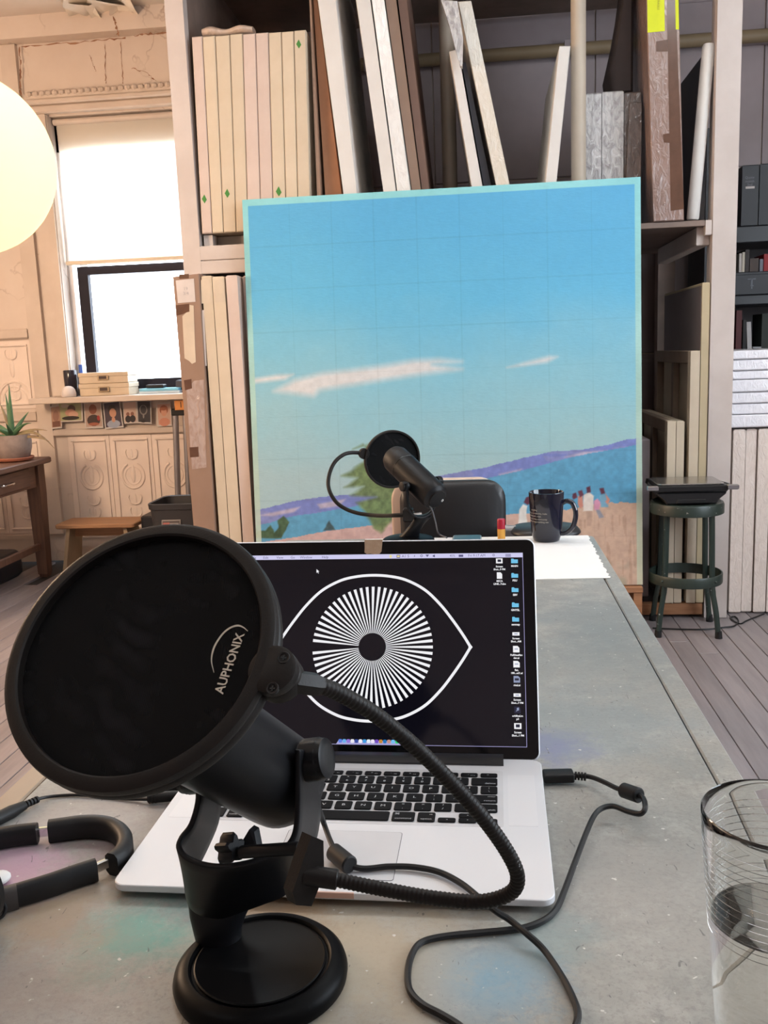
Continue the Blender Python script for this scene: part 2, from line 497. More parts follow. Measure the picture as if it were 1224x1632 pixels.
# ceiling lights of the studio, above the frame
def ceiling_light(x, y, lb_, s):
    t = thing('ceiling_light', lb_, 'ceiling light', (x, y, ZC - .09), 0, 'studio ceiling lights')
    MB().box(x - .62, x + .62, y - .11, y + .11, ZC - .06, ZC, .008).build('housing', m_white, t)
    MB().prism(rrect(1.2, .20, .03, 4, x, y), ZC - .095, ZC - .061, .01).build('diffuser', s, t)
m_tube = M('lit_diffuser', (.8, .8, .8), .6, emit=(.92, .98, 1.0), es=8.5)
m_tube2 = M('bright_lit_diffuser', (.8, .8, .8), .6, emit=(.92, .98, 1.0), es=23.5)
ceiling_light(-1.75, -.1, 'ceiling light left of and behind the camera', m_tube)
ceiling_light(.65, -.1, 'ceiling light right of and behind the camera', m_tube)
ceiling_light(.95, 2.5, 'ceiling light over the right far end of the work table', m_tube2)
ceiling_light(2.45, 2.0, 'added ceiling light brightening the right side of the room', m_tube2)  # extra unseen fixture, added to brighten the right bay and wall
ceiling_light(-.85, 2.5, 'ceiling light over the floor left of the work table', m_tube2)

# dirty cracks along the seams above the window
def crack(pts, w_):
    P = [at(x, y, Y=Y) for x, y, Y in pts]; Q = []
    for p_, q_ in zip(P, P[1:]):
        for k in range(8): Q.append(p_.lerp(q_, k / 8) + Vector((random.uniform(-.004, .004), 0, random.uniform(-.005, .005))))
    Q.append(P[-1]); n_ = len(Q); up = len(P) and abs(P[-1].z - P[0].z) > abs(P[-1].x - P[0].x)
    o_ = Vector((1, 0, 0)) if up else Vector((0, 0, 1)); vs = []
    for k in range(n_):
        h = w_ * random.uniform(.15, 1.0) * (1 if k % 5 else .3); vs += [Q[k] - o_ * h, Q[k] + o_ * h * .7]
    MB().add(vs, [(2 * k, 2 * k + 1, 2 * k + 3, 2 * k + 2) for k in range(n_ - 1)]).build('crack', m_crack, wall_back, smooth=0, label='dirty brown crack in the plaster')
m_crack = M('crack_dirt', (.20, .085, .045), .9, col2=(.36, .20, .12), scale=14)
yc_ = YB - .1015
crack([(34, 75, yc_), (90, 70, yc_), (150, 65, yc_), (200, 60, yc_)], .007)
crack([(213, 57, yc_), (240, 54, yc_), (272, 50, yc_)], .009)
crack([(30, 74, YB - .032), (33, 100, YB - .032), (32, 130, YB - .032), (34, 152, YB - .032)], .007)
crack([(143, 86, YB - .002), (147, 100, YB - .002), (153, 114, YB - .002)], .004)
crack([(181, 27, yc_), (186, 45, yc_), (190, 58, yc_)], .010)
crack([(210, 108, YB - .002), (235, 117, YB - .002), (249, 129, YB - .002)], .005)
crack([(168, 70, YB - .002), (168, 110, YB - .002), (169, 133, YB - .002)], .004)
crack([(193, 66, YB - .002), (194, 100, YB - .002), (196, 133, YB - .002)], .004)

# roller blind
t = thing('roller_blind', 'cream roller blind glowing in the window with a slim bottom bar', 'blind', (-1.93, YB + .03, 1.845))
n = 24; vs = []; fs = []
for k in range(n + 1):
    z = 1.86 + (2.66 - 1.86) * k / n
    for xx in (-2.475, -1.37): vs.append((xx, YB + .035 + .004 * math.sin(k * .4), z))
fs = [(2 * k, 2 * k + 1, 2 * k + 3, 2 * k + 2) for k in range(n)]
MB().add(vs, fs).build('fabric', m_blind, t)
MB().cyl((-2.49, YB + .035, 2.665), (-1.37, YB + .035, 2.665), .018).build('roller', m_trim, t)
MB().box(-2.49, -1.37, YB + .02, YB + .045, 1.838, 1.862, .004).build('bottom_bar', M('cream_bar', (.72, .62, .48), .4), t)
# ---------------------------------------------------------------- work table
m_black = M('black_satin_metal', (0.010, 0.010, 0.012), 0.38, spec=.3, col2=(0.016, 0.016, 0.018), bmp=0.04, bscale=400)
m_rubber = M('black_rubber', (0.010, 0.0095, 0.010), 0.5, spec=.3)
m_alu = M('brushed_aluminium', (0.68, 0.685, 0.71), 0.45, metal=0.2, col2=(0.65, 0.655, 0.68), scale=3)
m_chrome = M('chrome', (0.75, 0.75, 0.76), 0.15, metal=1.0)

t0x, t1x, t0y, t1y = -0.498, 0.2565, 0.12, 2.112
TC = Vector(((t0x + t1x) / 2, (t0y + t1y) / 2, 0))
def table_mat():
    m, nt, b = base_mat('grey_painted_tabletop')
    v = coords(nt)
    c = mixc(nt, ramp(nt, noise(nt, v, 5.0, 6, .65), .3, .7), (0.235, 0.24, 0.225), (0.37, 0.355, 0.32))
    c = mixc(nt, math_(nt, 'MULTIPLY', ramp(nt, noise(nt, v, 22, 6, .75), .50, .68), .6), c, (0.43, 0.42, 0.385))
    c = mixc(nt, math_(nt, 'MULTIPLY', ramp(nt, noise(nt, v, 31, 7, .8, 1.5), .54, .70), .55), c, (0.17, 0.165, 0.15))
    c = mixc(nt, math_(nt, 'MULTIPLY', ramp(nt, noise(nt, v, 210, 3, .7), .50, .62), .22), c, (0.13, 0.12, 0.11))
    spots = [((215, 1485), .055, (.12, .33, .28), .85), ((320, 1440), .03, (.16, .16, .17), .5), ((30, 1390), .06, (.50, .30, .40), .8), ((770, 1560), .05, (.15, .31, .42), .75), ((880, 1490), .035, (.18, .28, .29), .5),
             ((885, 1188), .045, (.16, .17, .34), .75), ((95, 1455), .05, (.40, .28, .17), .7), ((560, 1500), .10, (.44, .36, .25), .7), ((440, 1450), .05, (.28, .17, .09), .7), ((960, 1150), .12, (.20, .25, .27), .5),
             ((60, 1560), .08, (.30, .22, .19), .5), ((990, 1400), .10, (.31, .29, .27), .4), ((180, 1300), .10, (.38, .33, .32), .5), ((960, 980), .2, (.155, .18, .19), .6), ((960, 1060), .16, (.175, .20, .205), .5)]
    for (px, py), r, col, amt in spots:
        p = at(px, py, z=TZ) - TC
        dv = nd(nt, 'ShaderNodeVectorMath', operation='DISTANCE'); dv.inputs[1].default_value = p
        nt.links.new(v, dv.inputs[0])
        k = math_(nt, 'ADD', dv.outputs['Value'], math_(nt, 'MULTIPLY', math_(nt, 'SUBTRACT', noise(nt, v, 11 / max(r * 10, .4), 8, .78), .5), r * 3.0))
        k = math_(nt, 'MULTIPLY', ramp(nt, k, r * 1.25, r * .35), amt)
        c = mixc(nt, k, c, col)
    # pale flecks and dark scratches of old paint
    c = mixc(nt, ramp(nt, noise(nt, v, 110, 2), .70, .74), c, (0.60, 0.59, 0.55))
    sv = coords(nt, (60, 26, 1))
    c = mixc(nt, math_(nt, 'MULTIPLY', ramp(nt, noise(nt, sv, 1.6, 3, .5, 2.2), .685, .73), .7), c, (0.08, 0.08, 0.08))
    nt.links.new(c, b.inputs['Base Color'])
    nt.links.new(math_(nt, 'ADD', .34, math_(nt, 'MULTIPLY', noise(nt, v, 14, 4), .22)), b.inputs['Roughness'])
    bump(nt, b, noise(nt, v, 60, 6, .7), .22, .002)
    return m
m_top = table_mat()
m_leg = M('worn_grey_wood', (0.22, 0.20, 0.18), .6, col2=(.16, .145, .13))
table = thing('work_table', 'long paint-stained grey work table carrying the laptop and two microphones', 'table', TC)
sw = .030
MB().prism(rrect(t1x - t0x - 2 * sw, t1y - t0y, .012, 3, TC.x, TC.y), TZ - .035, TZ, .0015).build('tabletop', m_top, table)
MB().prism(rrect(sw - .0025, t1y - t0y - .012, .008, 3, t1x - sw / 2 + .001, TC.y), TZ - .042, TZ - .0006, .002).build('edge_strip', m_top, table)
MB().prism(rrect(sw - .0025, t1y - t0y - .012, .008, 3, t0x + sw / 2 - .001, TC.y), TZ - .042, TZ - .0006, .002).build('edge_strip', M('bare_wood_strip', (.40, .31, .23), .5, col2=(.33, .25, .18)), table, label='bare wooden edge strip')
for (a, b_, c_, d_) in ((t0x + .06, t1x - .06, t0y + .06, t0y + .085), (t0x + .06, t1x - .06, t1y - .085, t1y - .06), (t0x + .06, t0x + .085, t0y + .085, t1y - .085), (t1x - .085, t1x - .06, t0y + .085, t1y - .085)):
    MB().box(a, b_, c_, d_, TZ - .13, TZ - .035).build('apron', m_leg, table)
for sx in (t0x + .05, t1x - .11):
    for sy in (t0y + .05, t1y - .11):
        MB().box(sx, sx + .06, sy, sy + .06, 0, TZ - .035, .004).build('leg', m_leg, table)

# ---------------------------------------------------------------- laptop
LX, LY, LA = -0.12859, 0.65264, -0.0204187
TILT = 0.41281
LT = 0.0125
lap = thing('laptop', 'open silver laptop showing a white eye drawing on its dark screen', 'laptop', (LX, LY, TZ), LA)
m_key = M('black_key_plastic', (0.004, 0.004, 0.005), 0.5, spec=.12)
m_legend = M('key_legend_white', (0.55, 0.57, 0.60), 0.5)
m_well = M('keyboard_well_aluminium', (0.64, 0.64, 0.66), 0.45, metal=0.2)
m_pad = M('trackpad_glass', (0.66, 0.66, 0.68), 0.35, metal=0.2)
m_groove = M('dark_groove', (0.10, 0.10, 0.11), 0.6)
out = rrect(.359, .2471, .011, 8, 0, .12355)
def scaled(o, d, cx=0, cy=.12355): return [(cx + (p[0] - cx) * (1 - d / .1795), cy + (p[1] - cy) * (1 - d / .1236)) for p in o]
rings = [[(p[0], p[1], z) for p in scaled(out, d)] for d, z in ((.035, .0012), (.006, .0042), (.0008, .0062), (0, .0072), (0, LT - .0006), (.0006, LT))]
MB().loft(rings).build('base', m_alu, lap, local=True)
for sx in (-.14, .14):
    for sy in (.04, .21): MB().lathe([(0, 0), (.006, 0), (.006, .002), (0, .002)], 14, Matrix.Translation((sx, sy, 0))).build('foot', m_rubber, lap, local=True)
MB().prism(rrect(.281, .111, .003, 3, 0, .1635), LT - .0004, LT + .0002).build('keyboard_well', m_well, lap, local=True)
MB().prism(rrect(.1030, .0760, .003, 4, 0, .0566), LT - .0004, LT + .00015).build('trackpad_seam', m_groove, lap, local=True)
MB().prism(rrect(.1020, .0750, .0027, 4, 0, .0566), LT - .0004, LT + .0004, .0001).build('trackpad', m_pad, lap, local=True)
def grille_mat():
    m, nt, b = base_mat('speaker_perforation'); v = coords(nt)
    vo = nd(nt, 'ShaderNodeTexVoronoi'); setin(vo, Scale=900.0, Randomness=0.0); nt.links.new(v, vo.inputs['Vector'])
    nt.links.new(mixc(nt, ramp(nt, vo.outputs['Distance'], .25, .35), (.52, .52, .54), (.70, .70, .72)), b.inputs['Base Color'])
    setin(b, Roughness=.45, Metallic=.2); return m
m_gr = grille_mat()
for s in (-1, 1): MB().prism(rrect(.0262, .100, .001, 2, s * .1581, .161), LT - .0003, LT + .00012).build('speaker_grille', m_gr, lap, local=True)
MB().box(-.0115, .0222, -.0007, .0012, LT - .0046, LT + .0003, .0003).build('thumb_notch', M('notch_reflection_pink', (.62, .40, .33), .4, metal=.3), lap, local=True, label='thumb notch in the front edge with a pink reflection in its colour')  # pink reflection put into the notch's own colour
MB().loft([[(x, y, z) for x in (s,) for y, z in ((.2306, LT - .001), (.2306, LT + .0022), (.238, LT + .0042), (.250, LT + .0042), (.256, LT + .001), (.256, LT - .004), (.248, LT - .004))] for s in (-.1412, .1412)]).build('hinge', M('hinge_black', (.02, .02, .022), .4), lap, local=True)

U = .0188; KX = -.1363
key_me = {}
def key(u0, u1, yc, h, txt=None, small=None, full=1.0):
    w_ = (u1 - u0) * U - .0026
    k = (round(w_, 5), round(h, 5))
    if k not in key_me:
        key_me[k] = MB().prism(rrect(w_, h, .0016, 3), 0, .0012, .0005).mesh('key'); key_me[k].materials.append(m_key)
    o = bpy.data.objects.new('key', key_me[k]); COL.objects.link(o); o.parent = lap
    o.location = (KX + (u0 + u1) / 2 * U, yc, LT + .0003)
    for (b_, sz, dx, dy, al) in (txt or []):
        vs, fs = text_mesh(b_, sz, al)
        kk = (b_, sz, al, dx, dy)
        me = bpy.data.meshes.new('legend'); me.from_pydata([(v[0] * 1.25 + dx, v[1] + dy, .00125) for v in vs], [], fs)
        me.materials.append(m_legend)
        l = bpy.data.objects.new('legend', me); COL.objects.link(l); l.parent = o
def let(c): return [(c, .0052, 0, 0, 'CENTER')]
def two(a, b_): return [(a, .0043, 0, .0036, 'CENTER'), (b_, .0043, 0, -.0032, 'CENTER')]
def word(s, w_, right): return [(s, .0034, (w_ * U / 2 - .0030) * (1 if right else -1), -.0040, 'RIGHT' if right else 'LEFT')]
rows = {'f': .2071, 'n': .1930, 'q': .1757, 'a': .1579, 'z': .1400, 'b': .1212}
KH = .0150
fl = ['esc', 'F1', 'F2', 'F3', 'F4', 'F5', 'F6', 'F7', 'F8', 'F9', 'F10', 'F11', 'F12', '']
for i, s in enumerate(fl):
    u0 = i * 14.5 / 14
    fw = 14.5 / 14
    x0 = KX + u0 * U
    key(u0, u0 + fw, rows['f'], .0082, [(s, .0024, .0035, -.0018, 'CENTER'), ('o' if i == 13 else '\u00ab' if i == 7 else '\u00bb' if i == 9 else '-', .0034, -.001, .0004, 'CENTER')] if s or i == 13 else None)
for i, (a, b_) in enumerate(zip('~!@#$%^&*()_+', '`1234567890-=')): key(i, i + 1, rows['n'], KH, two(a, b_))
key(13, 14.5, rows['n'], KH, word('delete', 1.5, True))
key(0, 1.5, rows['q'], KH, word('tab', 1.5, False))
for i, c in enumerate('QWERTYUIOP'): key(1.5 + i, 2.5 + i, rows['q'], KH, let(c))
for i, (a, b_) in enumerate(zip('{}|', '[]\\')): key(11.5 + i, 12.5 + i, rows['q'], KH, two(a, b_))
key(0, 1.75, rows['a'], KH, word('caps lock', 1.75, False))
for i, c in enumerate('ASDFGHJKL'): key(1.75 + i, 2.75 + i, rows['a'], KH, let(c))
for i, (a, b_) in enumerate(zip(':"', ";'")): key(10.75 + i, 11.75 + i, rows['a'], KH, two(a, b_))
key(12.75, 14.5, rows['a'], KH, [('enter', .0028, 1.75 * U / 2 - .003, .004, 'RIGHT')] + word('return', 1.75, True))
key(0, 2.25, rows['z'], KH, word('shift', 2.25, False))
for i, c in enumerate('ZXCVBNM'): key(2.25 + i, 3.25 + i, rows['z'], KH, let(c))
for i, (a, b_) in enumerate(zip('<>?', ',./')): key(9.25 + i, 10.25 + i, rows['z'], KH, two(a, b_))
key(12.25, 14.5, rows['z'], KH, word('shift', 2.25, True))
BH = .0166
key(0, 1, rows['b'], BH, word('fn', 1, False)); key(1, 2, rows['b'], BH, [('control', .0031, 0, -.004, 'CENTER')]); key(2, 3, rows['b'], BH, [('option', .0031, 0, -.004, 'CENTER')])
key(3, 4.25, rows['b'], BH, [('command', .0031, 0, -.004, 'CENTER')]); key(4.25, 9.25, rows['b'], BH)
key(9.25, 10.5, rows['b'], BH, [('command', .0031, 0, -.0042, 'CENTER'), ('\u2318', .0042, -.006, .004, 'CENTER')]); key(10.5, 11.5, rows['b'], BH, [('option', .0031, 0, -.0042, 'CENTER'), ('alt', .0025, .004, .0042, 'CENTER')])
key(11.5, 12.5, rows['b'] - .0044, .0078, [('\u25c2', .0042, 0, 0, 'CENTER')]); key(12.5, 13.5, rows['b'] - .0044, .0078, [('\u25be', .0042, 0, 0, 'CENTER')])
key(12.5, 13.5, rows['b'] + .0042, .0078, [('\u25b4', .0042, 0, 0, 'CENTER')]); key(13.5, 14.5, rows['b'] - .0044, .0078, [('\u25b8', .0042, 0, 0, 'CENTER')])

# lid: x across, y up the lid, z out of the screen
st, ct = math.sin(TILT), math.cos(TILT)
ML = Matrix(((1, 0, 0, 0), (0, st, -ct, .2591), (0, ct, st, LT + .001), (0, 0, 0, 1)))
lo_ = rrect(.3588, .2385, .009, 7, 0, .1112)
MB(ML).prism(lo_, -.0058, -.0004, .0012).build('lid', m_alu, lap, local=True)
m_bez = M('black_screen_glass', (0.004, 0.004, 0.005), 0.06, spec=0.35)
bez = MB(ML).prism(rrect(.3562, .2352, .008, 7, 0, .1113), -.0006, .0001).build('bezel', m_bez, lap, local=True)
def screen_mat(name, col, s=1.0, r=0.08):
    m, nt, b = base_mat(name)
    b.inputs['Base Color'].default_value = (.002, .002, .002, 1); setin(b, Roughness=r)
    b.inputs['Emission Color'].default_value = (*col, 1); b.inputs['Emission Strength'].default_value = s
    return m
s_dark = screen_mat('screen_dark', rgb(11, 10, 19)); s_white = screen_mat('screen_white', (.95, .95, .98)); s_bar = screen_mat('screen_menu_bar', rgb(214, 212, 246))
s_text = screen_mat('screen_menu_text', rgb(95, 92, 135)); s_folder = screen_mat('screen_folder_blue', rgb(116, 200, 238)); s_line = screen_mat('screen_edge_line', rgb(176, 172, 222))
s_fold2 = screen_mat('screen_folder_tab', rgb(150, 215, 245)); s_grey = screen_mat('screen_grey', rgb(150, 160, 190)); s_ink = screen_mat('screen_ink', rgb(40, 40, 60))
disp = MB(ML).prism(rrect(.332, .208, .0004, 1, 0, .1103), 0, .0002).build('display', s_dark, lap, local=True)
def sp(mb, pts, z): mb.add([(p[0], p[1], z) for p in pts], [tuple(range(len(pts)))])
def rect(mb, x0, x1, y0, y1, z): sp(mb, [(x0, y0), (x1, y0), (x1, y1), (x0, y1)], z)
Z1, Z2, Z3 = .00035, .00045, .00055
def scr(name, mb, mat): return mb.build(name, mat, disp, local=True, smooth=0)
EC = .1107
mb = MB(ML)
for k in range(60):
    if k == 30: continue
    a = 2 * math.pi * k / 60; c, s = math.cos(a), math.sin(a)
    r0, r1, w0, w1 = .0152, .0668, .00038, .0016
    sp(mb, [(c * r0 + s * w0, EC + s * r0 - c * w0), (c * r1 + s * w1, EC + s * r1 - c * w1), (c * r1 - s * w1, EC + s * r1 + c * w1), (c * r0 - s * w0, EC + s * r0 + c * w0)], Z1)
scr('eye_rays', mb, s_white)
arc = [(0, .0797), (.019, .0783), (.0375, .0738), (.058, .0628), (.075, .0465), (.088, .030), (.0995, .0135), (.1078, 0)]
full = [(-x, y, 0) for x, y in reversed(arc)] + [(x, y, 0) for x, y in arc[1:]]
full = smooth_path(full, 8)
arc = [(p.x, p.y) for p in full[len(full) // 2:]]
loop = [(-x, y) for x, y in reversed(arc)] + arc[1:] + [(x, -y) for x, y in reversed(arc)][1:] + [(-x, -y) for x, y in arc][1:-1]
N = len(loop); mb = MB(ML); vs = []
for i, (x, y) in enumerate(loop):
    (xa, ya), (xb, yb) = loop[i - 1], loop[(i + 1) % N]
    tx, ty = xb - xa, yb - ya; L = math.hypot(tx, ty); nx, ny = ty / L, -tx / L
    hw = .0015 * (1.5 if abs(abs(x) - .1078) < 1e-5 else 1)
    vs += [(x + nx * hw, EC + y + ny * hw, Z1), (x - nx * hw, EC + y - ny * hw, Z1)]
mb.add(vs, [(2 * i, 2 * i + 1, (2 * i + 3) % (2 * N), (2 * i + 2) % (2 * N)) for i in range(N)])
scr('eye_outline', mb, s_white)
mb = MB(ML); rect(mb, -.166, .166, .2092, .2143, Z1); scr('menu_bar', mb, s_bar)
mb = MB(ML); rect(mb, .1655, .166, .0063, .2092, Z1); rect(mb, -.166, .166, .0063, .0068, Z1); scr('screen_edge', mb, s_line)
def put(mb, body, size, x, y, z, al='CENTER', bold=0):
    vs, fs = text_mesh(body, size, al, bold); mb.add([(v[0] + x, v[1] + y, z) for v in vs], fs)
mb = MB(ML)
for s, x in (('File', -.1385), ('Edit', -.1245), ('View', -.1080), ('Go', -.0930), ('Window', -.0775), ('Help', -.0555)): put(mb, s, .0040, x, .2116, Z2)
put(mb, 'Fri 9:17 AM', .0040, .1155, .2116, Z2); put(mb, '45%', .0036, .0885, .2116, Z2); put(mb, 'A1 5', .0044, .036, .2116, Z2)
rect(mb, .0955, .1005, .2103, .2128, Z2)
for k in range(3): rect(mb, .147, .153, .2100 + k * .0011, .2106 + k * .0011, Z2)
for k in range(12):
    a = 2 * math.pi * k / 12; b2 = 2 * math.pi * (k + 1) / 12
    for cx, r in ((.134, .0013), (.054, .0014)): sp(mb, [(cx + r * math.cos(a), .212 + r * math.sin(a)), (cx + r * math.cos(b2), .212 + r * math.sin(b2)), (cx + .6 * r * math.cos(b2), .212 + .6 * r * math.sin(b2)), (cx + .6 * r * math.cos(a), .212 + .6 * r * math.sin(a))], Z2)
sp(mb, [(.1348, .2112), (.1354, .2106), (.1362, .2098), (.1356, .2103)], Z2)
sp(mb, [(.0585, .2132), (.0605, .2105), (.0625, .2132)], Z2); sp(mb, [(.0665, .2112), (.0665, .2122), (.069, .2132), (.069, .2102)], Z2)
rect(mb, .026, .0300, .2100, .2133, Z2); sp(mb, [(.0455, .2105), (.0462, .2132), (.0468, .2118)], Z2)
scr('menu_text', mb, s_text)
mb = MB(ML); rect(mb, .0265, .0295, .2108, .2126, Z3); rect(mb, .0180, .0205, .2102, .2132, Z3); scr('menu_icon', mb, screen_mat('screen_menu_yellow', rgb(240, 226, 160)))
mb = MB(ML); sp(mb, [(-.0650, .1980), (-.0650, .1935), (-.0638, .1945), (-.0628, .1928), (-.0622, .1932), (-.0631, .1950), (-.0617, .1951)], Z2); scr('pointer', mb, s_white)
FX = .1568
for y, s in ((.2050, 'MAIN'), (.1889, 'PSU'), (.1730, 'SBV'), (.1564, 'GNYSL'), (.1407, 'sevmap')):
    mb = MB(ML); rect(mb, FX - .0037, FX + .0037, y - .0024, y + .0018, Z1); sp(mb, [(FX - .0037, y + .0018), (FX - .0004, y + .0018), (FX - .0012, y + .0028), (FX - .0034, y + .0028)], Z1)
    scr('folder_icon', mb, s_folder)
    mb = MB(ML); put(mb, s, .0030, FX, y - .0056, Z2, bold=.00012); scr('icon_label', mb, s_white)
for y, a, b_, kind in ((.1248, 'Screen', 'Shot...AM', 'w'), (.1085, 'FullSteelfen', 'der.ai', 'd'), (.0925, 'flat,', '180...ed1.ai', 'd'), (.0765, 'rival.ai', '', 'g'), (.0598, 'Screen', 'Shot...7 PM', 'w'), (.0445, 'orbfinal.m', 'p3', 'n'), (.0275, 'Screen', 'Shot...1 PM', 's')):
    mb = MB(ML)
    if kind == 'w': rect(mb, FX - .0038, FX + .0038, y - .0016, y + .0020, Z1)
    elif kind == 's': rect(mb, FX - .0038, FX + .0038, y - .0026, y + .0034, Z1)
    else: sp(mb, [(FX - .0034, y - .0034), (FX + .0034, y - .0034), (FX + .0034, y + .0016), (FX + .0014, y + .0036), (FX - .0034, y + .0036)], Z1)
    scr('document_icon', mb, {'g': s_grey, 'n': s_ink}.get(kind, s_white))
    mb = MB(ML)
    if kind == 's': rect(mb, FX - .0021, FX + .0021, y - .0010, y + .0022, Z2)
    elif kind == 'g': rect(mb, FX - .0022, FX + .0022, y - .0012, y + .0012, Z2)
    elif kind == 'n': put(mb, '\u266b', .0060, FX, y + .0005, Z2)
    else: rect(mb, FX - .0018, FX + .0018, y - .0003, y + .0007, Z2)
    scr('icon_mark', mb, s_grey if kind in 'wdn' else s_ink)
    mb = MB(ML); put(mb, a, .0028, FX, y - .0062 if kind != 'w' else y - .0048, Z2, bold=.0001)
    if b_: put(mb, b_, .0028, FX, y - .0094 if kind != 'w' else y - .0080, Z2, bold=.0001)
    scr('icon_label', mb, s_white)
for y, a, b_ in ((.2052, 'Screen', 'Shot...9 PM'), (.1890, 'MICA', 'LINE...Tube')):
    mb = MB(ML); x = .1402
    if y > .2: rect(mb, x - .0036, x + .0036, y - .0026, y + .0030, Z1)
    else: sp(mb, [(x - .0029, y - .0036), (x + .0029, y - .0036), (x + .0029, y + .0016), (x + .0012, y + .0036), (x - .0029, y + .0036)], Z1)
    scr('document_icon', mb, s_white)
    if y > .2:
        mb = MB(ML); rect(mb, x - .0019, x + .0019, y - .0010, y + .0018, Z2); scr('icon_mark', mb, s_ink)
    mb = MB(ML); put(mb, a, .0028, x, y - .0062, Z2, bold=.0001); put(mb, b_, .0028, x, y - .0094, Z2, bold=.0001); scr('icon_label', mb, s_white)
mb = MB(ML); sp(mb, [(-.0375, .0068), (.0375, .0068), (.0350, .0105), (-.0350, .0105)], Z1); scr('dock', mb, s_line)
dc = [(90, 130, 230), (110, 180, 240), (150, 120, 220), (240, 240, 250), (60, 80, 160), (250, 250, 255), (70, 160, 230), (235, 245, 255), (245, 235, 255), (120, 80, 200), (200, 140, 60), (40, 120, 190), (200, 150, 140), (120, 200, 250), (40, 210, 120), (90, 110, 140)]
for k, c in enumerate(dc):
    mb = MB(ML); x = -.0330 + k * .0044; sp(mb, rrect(.0038, .0038, .0010, 3, x, .0100), Z2); scr('dock_icon', mb, screen_mat('dock_%d' % k, rgb(*c)))
m_tape = M('kraft_tape', (.52, .36, .24), .7, col2=(.42, .27, .17), scale=60, bmp=.2, bscale=150)
vs = [(-.0108, .2312), (-.0104, .222), (-.0106, .2165), (-.0078, .2148), (-.004, .2152), (.001, .2143), (.0065, .2147), (.0088, .2175), (.0094, .225), (.0098, .2312)]
MB(ML).prism(vs, .0001, .0004).box(-.0108, .0098, .2300, .2312, -.0060, .0004).build('tape_scrap', m_tape, lap, local=True, label='scrap of tan tape over the webcam')
# ---------------------------------------------------------------- microphones
def camdir(x, y, z): return (CR * x + CD * y + CF * z).normalized()
m_mic = M('microphone_black', (0.006, 0.006, 0.0075), 0.42, spec=.22, bmp=0.03, bscale=600)
m_base = M('stand_base_black', (0.003, 0.003, 0.0035), 0.40, spec=.08)
m_rim = M('pop_filter_plastic', (0.011, 0.0085, 0.0075), 0.48, spec=.25, bmp=0.1, bscale=700)
m_print = M('white_print', (0.62, 0.57, 0.48), 0.6)
m_screw = M('dark_screw', (0.03, 0.03, 0.03), 0.3, metal=0.8)
def mesh_mat():
    m, nt, b = base_mat('pop_filter_fabric'); v = coords(nt)
    wv = nd(nt, 'ShaderNodeTexWave', wave_type='BANDS'); setin(wv, Scale=320.0, Distortion=1.5, Detail=1.0); nt.links.new(v, wv.inputs['Vector'])
    setin(b, Roughness=.8); b.inputs['Specular IOR Level'].default_value = .15
    w2 = nd(nt, 'ShaderNodeTexWave', wave_type='BANDS', bands_direction='DIAGONAL'); setin(w2, Scale=26.0, Distortion=9.0, Detail=2.0, Detail_Scale=.8); nt.links.new(v, w2.inputs['Vector'])
    k = math_(nt, 'MULTIPLY', math_(nt, 'MULTIPLY', w2.outputs['Fac'], ramp(nt, noise(nt, v, 22, 3), .48, .68)), wv.outputs['Fac'])
    nt.links.new(mixc(nt, k, (.004, .004, .0045), (.019, .018, .022)), b.inputs['Base Color'])  # moire sheen of the layered cloth painted into the colour
    setin(b, Alpha=.96)
    return m
m_mesh = mesh_mat()

def mic_body(root, piv, ax, axx, r=.0330, lo=-.058, hi=.10, front=None):
    """capsule body about the pivot, ax along the body towards the grille"""
    m = frame(piv, ax, axx)
    MB().lathe([(0, lo), (.022, lo), (.0245, lo + .0025), (.0300, lo + .0060), (r - .0006, lo + .016), (r, lo + .026), (r, hi - .055), (r - .0008, hi - .0545)], 40, m).build('body', m_mic, root)
    MB().lathe([(r - .0008, hi - .0545), (r - .0002, hi - .053), (r - .0002, hi - .016), (r * .85, hi - .005), (r * .5, hi + .001), (0, hi + .003)], 40, m).build('grille', M('mic_grille_mesh', (.02, .02, .022), .5, metal=.5, bmp=.12, bscale=900) if 'mic_grille_mesh' not in bpy.data.materials else bpy.data.materials['mic_grille_mesh'], root)
    MB().lathe([(r, hi - .0555), (r + .0007, hi - .055), (r + .0007, hi - .053), (r, hi - .0525)], 40, m).build('grille_ring', m_screw, root)
    return m

def knob(root, p, d, r=.0135, L=.016):
    d = Vector(d).normalized(); m = frame(p, d)
    prof = []
    mb = MB(); n = 48; vs = []
    def ring(rr, z, rid): return [m @ Vector(((rr - (rid if k % 4 == 0 else 0)) * math.cos(2 * math.pi * k / n), (rr - (rid if k % 4 == 0 else 0)) * math.sin(2 * math.pi * k / n), z)) for k in range(n)]
    mb.loft([ring(r * .78, -.004, 0), ring(r * .78, 0, 0), ring(r, .0005, .0004), ring(r, L * .7, .0004), ring(r * .95, L * .75, 0), ring(r * .93, L * .95, 0), ring(r * .80, L, 0)])
    o = mb.build('knob', m_mic, root)
    MB().lathe([(0, L + .0006), (r * .55, L + .0004), (r * .70, L - .0002), (r * .72, L - .002)], 24, m).build('knob_cap', m_rubber, o)
    return o

